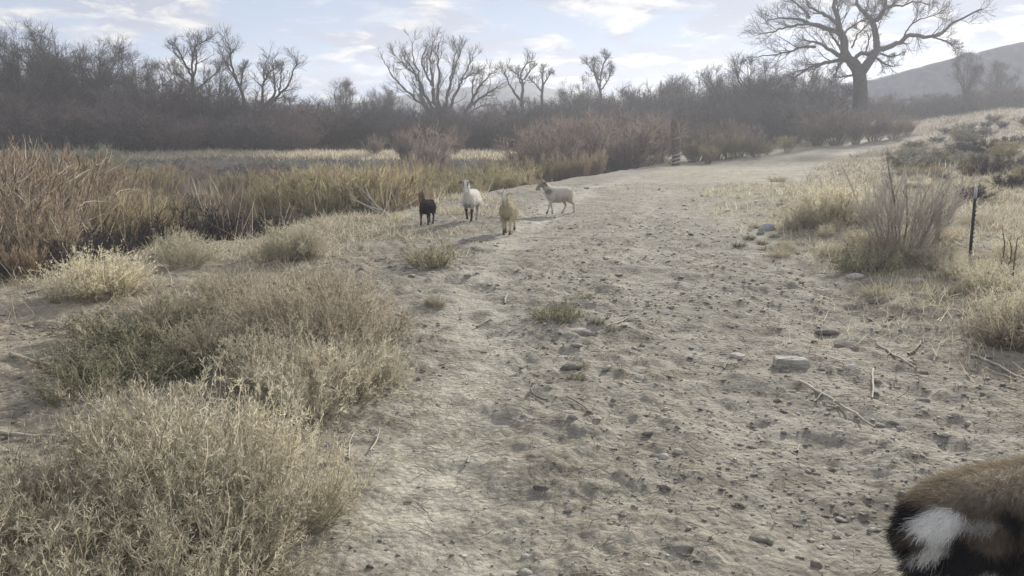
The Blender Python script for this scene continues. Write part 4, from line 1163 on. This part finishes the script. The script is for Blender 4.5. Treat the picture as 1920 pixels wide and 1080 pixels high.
# ------------------------------------------------------------------ goats
def ring_loft(g, pts, rad, sides=14):
    """closed loft through centre points with (half width, half height) radii"""
    pts = np.array(pts, float); rad = np.array(rad, float)
    if rad.ndim == 1: rad = np.stack([rad, rad], 1)
    n = len(pts)
    T = nrm(np.gradient(pts, axis=0))
    V = []
    for k in range(n):
        t = T[k]; ref = np.array([0, 1.0, 0])
        if abs(t[1]) > .85: ref = np.array([0, 0, 1.0])
        up = nrm(np.cross(t, ref)); sd = np.cross(up, t)
        a = np.arange(sides) / sides * 2 * np.pi
        V.append(pts[k] + np.cos(a)[:, None] * sd * rad[k, 0] + np.sin(a)[:, None] * up * rad[k, 1])
    V = np.concatenate(V + [pts[:1] - T[:1] * rad[0].mean() * .5, pts[-1:] + T[-1:] * rad[-1].mean() * .5])
    F4 = []; F3 = []
    for k in range(n - 1):
        for j in range(sides):
            j2 = (j + 1) % sides
            F4.append((k * sides + j, k * sides + j2, (k + 1) * sides + j2, (k + 1) * sides + j))
    c0, c1 = n * sides, n * sides + 1
    for j in range(sides):
        j2 = (j + 1) % sides
        F3.append((c0, j2, j)); F3.append((c1, (n - 1) * sides + j, (n - 1) * sides + j2))
    o = g['n']; g['V'].append(V); g['F4'] += [tuple(i + o for i in f) for f in F4]; g['F3'] += [tuple(i + o for i in f) for f in F3]; g['n'] += len(V)

def goat(name, label, loc, heading, scale, paint, furcols=None, head=(0.0, 0.0), legs=(0, 0, 0, 0), horns=True, hornc=(.30, .27, .22), fur_n=14000, fur_l=.042, fur_w=.0022, vox=.013, ear_drop=.0, earflip=0, seed=1, tail_up=True, neck_low=0.0):
    """built facing +X; head=(yaw,pitch); legs = forward swing of FL, FR, HL, HR in radians"""
    rng = np.random.RandomState(seed)
    g = dict(V=[], F4=[], F3=[], n=0)
    ring_loft(g, [(-.36, 0, .455), (-.31, 0, .485), (-.22, 0, .50), (-.08, 0, .475), (.08, 0, .465), (.20, 0, .485), (.29, 0, .505), (.345, 0, .50)],
              [(.05, .06), (.095, .105), (.125, .135), (.150, .165), (.150, .170), (.125, .160), (.095, .130), (.05, .07)], 20)
    nb = np.array([.27, 0, .56]); nk = np.array([.40, 0, .72 - neck_low * .5]); hd = np.array([.455, 0, .80 - neck_low])
    ring_loft(g, [nb - [.05, 0, .06], nb, (nb + nk) / 2 + [.01, 0, 0], nk, hd], [(.085, .12), (.078, .105), (.062, .082), (.052, .066), (.05, .06)], 16)
    # head
    yaw, pit = head
    ch, sh, cp, sp = math.cos(yaw), math.sin(yaw), math.cos(pit), math.sin(pit)
    def H(p):
        x, y, z = p
        x, z = x * cp + z * sp, -x * sp + z * cp
        return hd + np.array([x * ch - y * sh, x * sh + y * ch, z])
    HP = [(-.045, 0, .012), (0, 0, .02), (.05, 0, .012), (.10, 0, -.012), (.15, 0, -.036), (.185, 0, -.052), (.205, 0, -.060)]
    ring_loft(g, [H(p) for p in HP], [(.042, .045), (.055, .062), (.052, .060), (.040, .048), (.033, .038), (.031, .032), (.022, .020)], 14)
    ears = []
    for s in (-1, 1):
        ep = [H((-.01, s * .045, .035)), H((-.025, s * .085, .032 - ear_drop * .3)), H((-.03, s * .125, .02 - ear_drop * .8)), H((-.03, s * .158, .0 - ear_drop * 1.4))]
        ring_loft(g, ep, [(.016, .014), (.030, .012), (.027, .011), (.010, .008)], 8)
        ears.append(ep[2])
    # beard
    ring_loft(g, [H((.13, 0, -.08)), H((.125, 0, -.12)), H((.115, 0, -.15))], [(.014, .018), (.011, .014), (.005, .006)], 8)
    # tail
    if tail_up: ring_loft(g, [(-.34, 0, .53), (-.38, 0, .565), (-.395, 0, .605), (-.39, 0, .635)], [(.028, .022), (.030, .02), (.024, .016), (.01, .01)], 8)
    else: ring_loft(g, [(-.335, 0, .52), (-.36, 0, .50), (-.37, 0, .455), (-.368, 0, .42)], [(.028, .022), (.030, .02), (.024, .016), (.01, .01)], 8)
    # legs
    def swing(pts, piv, a):
        c, s = math.cos(a), math.sin(a); out = []
        for x, y, z in pts:
            dx, dz = x - piv[0], z - piv[1]
            out.append((piv[0] + dx * c - dz * s, y, piv[1] + dx * s + dz * c))
        return out
    hooves = []
    for s, a in ((1, legs[0]), (-1, legs[1])):
        pts = [(.23, s * .075, .48), (.215, s * .085, .38), (.225, s * .082, .30), (.235, s * .078, .225), (.23, s * .076, .15), (.228, s * .075, .075), (.24, s * .075, .035), (.25, s * .075, .012)]
        pts = swing(pts, (.22, .46), a)
        ring_loft(g, pts, [(.055, .085), (.045, .062), (.034, .042), (.029, .031), (.021, .023), (.021, .023), (.025, .028), (.024, .030)], 10)
    for s, a in ((1, legs[2]), (-1, legs[3])):
        pts = [(-.24, s * .075, .49), (-.20, s * .092, .40), (-.205, s * .090, .33), (-.27, s * .080, .26), (-.315, s * .074, .215), (-.305, s * .074, .14), (-.292, s * .074, .07), (-.278, s * .074, .035), (-.268, s * .074, .012)]
        pts = swing(pts, (-.23, .46), a)
        ring_loft(g, pts, [(.065, .11), (.06, .095), (.048, .07), (.030, .042), (.025, .031), (.021, .023), (.021, .023), (.025, .028), (.024, .030)], 10)
    V = np.concatenate(g['V'])
    me = bpy.data.meshes.new('raw'); me.from_pydata([tuple(v) for v in V], [], g['F4'] + g['F3']); me.update()
    tmp = bpy.data.objects.new('raw', me); COL.objects.link(tmp)
    rm = tmp.modifiers.new('r', 'REMESH'); rm.mode = 'VOXEL'; rm.voxel_size = vox
    sm = tmp.modifiers.new('s', 'SMOOTH'); sm.iterations = 4; sm.factor = .5
    dg = bpy.context.evaluated_depsgraph_get()
    body = bpy.data.meshes.new_from_object(tmp.evaluated_get(dg))
    bpy.data.objects.remove(tmp); bpy.data.meshes.remove(me)
    n = len(body.vertices); co = np.empty(n * 3); body.vertices.foreach_get('co', co); co = co.reshape(-1, 3)
    no = np.empty(n * 3); body.vertices.foreach_get('normal', no); no = no.reshape(-1, 3)
    hx = co - hd
    hl = np.stack([hx[:, 0] * ch + hx[:, 1] * sh, -hx[:, 0] * sh + hx[:, 1] * ch, hx[:, 2]], 1)   # head-aligned coordinates
    col = paint(co, hl, rng)
    col = np.where((co[:, 2] < .032)[:, None], np.array([.04, .035, .03]), col)
    a = body.color_attributes.new('col', 'FLOAT_COLOR', 'POINT')
    cc = np.ones((n, 4), np.float32); cc[:, :3] = col; a.data.foreach_set('color', cc.ravel())
    body.materials.clear(); body.materials.append(M_FURSKIN)
    body.polygons.foreach_set('use_smooth', np.ones(len(body.polygons), bool))
    body.name = 'body'
    e = empty(name, loc, heading, scale)
    link('body', body, e)
    # hair
    i = rng.randint(n, size=fur_n)
    p = co[i] + rng.normal(size=(fur_n, 3)) * vox * .5
    w = co[i]
    shortm = ((w[:, 2] < .30) | (hl[i][:, 0] > .0) & (w[:, 0] > .33))
    flow = np.stack([-np.ones(fur_n) * .9, np.zeros(fur_n), -.35 * np.ones(fur_n)], 1)
    d = nrm(no[i] * .55 + flow * .8 + rng.normal(size=(fur_n, 3)) * .22)
    L = np.where(shortm, fur_l * .35, fur_l) * rng.uniform(.6, 1.3, fur_n)
    P = grow(p, d, L, 2, .12, -.12, rng)
    gg = Geo(); ribbon(gg, P, taper(fur_n, 3, fur_w, fur_w * .2), np.clip(col[i] * (1 + .16 * rng.normal(size=(fur_n, 1))), .01, .9), rng)
    gg.build('hair', M_FUR, e)
    for s in (-1, 1):
        if horns:
            hp = np.array([H((-.005, s * .026, .055)), H((-.018, s * .032, .085)), H((-.042, s * .040, .108)), H((-.072, s * .046, .118))])
            hg = Geo(); tubes(hg, bezier_path(hp, 9)[None], taper(1, 9, .016, .004), hornc, 8); hg.build('horn', M_HORN, e, True)
        ey = Geo(); v, f = ico(); ey.add(v * .011 + H((.055, s * .047, .022)), f, np.array([.02, .016, .012])); ey.build('eye', M_HORN, e, True)
    tag(e, label, 'goat', 'goats')
    return e
def solid(*c):
    return np.array(c, float)
def lerp(a, b, f): return a * (1 - f[:, None]) + b * f[:, None]
TAN, CRM, WHT = solid(.58, .51, .37), solid(.72, .66, .52), solid(.74, .71, .66)
BLK, BRN, GRY = solid(.028, .026, .028), solid(.17, .105, .06), solid(.36, .34, .33)
def paint_tan(co, hl, rng):
    c = np.tile(TAN, (len(co), 1)); c = lerp(c, CRM, sstep(.40, .62, co[:, 2]) * .7)
    c = lerp(c, BRN * .8, sstep(.16, .08, co[:, 2]))
    face = (hl[:, 0] > -.04) & (co[:, 2] > .6) & (co[:, 0] > .36)
    c = lerp(c, WHT, face * sstep(.024, .014, np.abs(hl[:, 1])) * sstep(.16, .10, hl[:, 0]))
    c = lerp(c, solid(.25, .18, .10), face * sstep(.14, .19, hl[:, 0]) * .6)
    return c
def paint_white(co, hl, rng):
    c = np.tile(WHT, (len(co), 1))
    c = lerp(c, GRY, sstep(.42, .34, co[:, 2]) * sstep(.40, .30, co[:, 0]) * .75)
    c = lerp(c, BLK, sstep(.29, .25, co[:, 2]) * sstep(.0, .1, co[:, 0]))
    ear = (np.abs(hl[:, 1]) > .065) & (hl[:, 0] < .03) & (hl[:, 2] > -.1) & (co[:, 0] > .36)
    c = lerp(c, BLK * 2, ear * .85)
    face = (co[:, 0] > .36) & (co[:, 2] > .55)
    c = lerp(c, solid(.12, .10, .09), face * sstep(.024, .036, np.abs(hl[:, 1])) * sstep(.04, .0, np.abs(hl[:, 0] - .07) - .03) * .8)
    return c
def paint_pale(co, hl, rng):
    c = np.tile(solid(.68, .64, .58), (len(co), 1))
    c = lerp(c, solid(.50, .46, .41), sstep(.48, .36, co[:, 2]) * .6)
    ear = (np.abs(hl[:, 1]) > .06) & (hl[:, 0] < .03) & (co[:, 0] > .36)
    c = lerp(c, solid(.08, .07, .065), ear * .9)
    c = lerp(c, solid(.24, .20, .165), sstep(.40, .46, co[:, 0]) * (co[:, 2] > .55) * .75)
    c = lerp(c, solid(.20, .18, .155), sstep(1.3, .5, np.sqrt(((co[:, 0] - .33) / .075) ** 2 + ((co[:, 2] - .55) / .075) ** 2)) * .75)
    return c
def paint_dark(co, hl, rng):
    c = np.tile(solid(.045, .038, .038), (len(co), 1))
    head = sstep(.34, .42, co[:, 0]) * sstep(.55, .65, co[:, 2])
    c = lerp(c, solid(.20, .14, .10), head * .8)
    ear = (np.abs(hl[:, 1]) > .07) & (hl[:, 0] < .03) & (co[:, 0] > .36)
    c = lerp(c, solid(.45, .38, .30), ear * .8)
    return c
def facing_camera(p, turn=0.0):     # heading so +X points at the camera
    return math.atan2(-p[1], -p[0]) + turn
g1 = ground(953, 440); g1[2] += .0
goat('goat', 'tan goat trotting straight at the camera, nearest of the four on the track', g1, facing_camera(g1, -.12), .84, paint_tan, head=(-.1, .35), legs=(.34, -.26, -.30, .32), hornc=(.62, .58, .48), seed=2)
g2 = ground(884, 414)
goat('goat', 'white goat with dark ears and black front legs walking beside the tan goat', g2, facing_camera(g2, -.25), .86, paint_white, head=(.25, .75), legs=(.18, -.42, .30, -.2), hornc=(.40, .36, .30), ear_drop=.02, seed=3)
g3 = ground(1048, 402)
goat('goat', 'pale cream goat seen from the side, walking left behind the tan goat', g3, facing_camera(g3, -1.02), .86, paint_pale, head=(-.15, .45), legs=(.32, -.25, -.22, .32), ear_drop=.05, neck_low=.07, seed=4, hornc=(.35, .3, .25))
g4 = ground(802, 421)
goat('goat', 'small dark brown goat kid coming out of the ditch brush, farthest left', g4, facing_camera(g4, -.35), .66, paint_dark, head=(.15, .4), legs=(-.15, .2, .2, -.2), horns=True, hornc=(.10, .09, .08), seed=5)
def paint_near(co, hl, rng):
    x, y, z = co.T
    nz = .035 * np.sin(x * 31 + z * 17) + .03 * np.sin(z * 43 + y * 9)
    c = np.tile(solid(.175, .138, .105), (len(co), 1))
    c = lerp(c, solid(.31, .26, .195), sstep(.565, .625, z + nz * .3))  # paler along the back: sunlight on the upper fur painted into the coat
    c = lerp(c, BLK, sstep(.545, .50, z + nz) * sstep(-.10, -.17, x + nz))
    c = lerp(c, BLK * 2.0, sstep(.42, .36, z + nz) * .85)
    c = lerp(c, BLK * 1.5, sstep(-.30, -.33, x + nz * .4) * sstep(.455, .43, z))
    w1 = sstep(1.2, .75, np.sqrt(((x + .345 - (z - .50) * .35) / .048) ** 2 + ((y + .038 + (z - .52) * .25) / .050) ** 2 + ((z - .522) / .088) ** 2) + nz * 6 + .22 * np.sin(z * 70 + y * 40))
    c = lerp(c, solid(.90, .88, .83), w1)
    w2 = sstep(1.2, .7, np.sqrt(((x + .255) / .05) ** 2 + ((z - .548) / .020) ** 2) + nz * 4) * (y < 0)
    c = lerp(c, solid(.45, .42, .39), w2 * .8)
    w3 = sstep(1.2, .8, np.sqrt(((x + .25) / .04) ** 2 + ((z - .395) / .04) ** 2)) * (y < 0)
    c = lerp(c, solid(.60, .58, .55), w3 * .85)
    return c
NS = 1.0
g5x, g5y = 1.475, 2.16
g5 = np.array([g5x, g5y, float(hgt(g5x, g5y)) - .0])
goat('goat', 'brown, black and white shaggy goat close to the camera in the lower right corner', g5, R(20), NS, paint_near, head=(.1, .2), legs=(.1, -.15, .12, -.12), fur_n=60000, fur_l=.036, fur_w=.0009, vox=.010, tail_up=False, seed=6)

# ------------------------------------------------------------------ haze
def haze():
    zt = 34.0; z0 = -4.0; s = 420.0
    V = np.array([(x, y, z) for x in (-s, s) for y in (-s, s) for z in (z0, zt)])
    F = np.array([(0, 1, 3, 2), (4, 6, 7, 5), (0, 4, 5, 1), (2, 3, 7, 6), (0, 2, 6, 4), (1, 5, 7, 3)])
    m, t = material('air')
    pv = N('ShaderNodeVolumePrincipled', t)
    pv.inputs['Color'].default_value = (.90, .93, 1.0, 1)
    pv.inputs['Density'].default_value = 0.0018
    pv.inputs['Anisotropy'].default_value = 0.30
    o = N('ShaderNodeOutputMaterial', t); LK(pv.outputs[0], o.inputs['Volume'], t)
    me = mesh('haze', V, [F], m)
    tag(link('haze', me), kind='stuff')
haze()
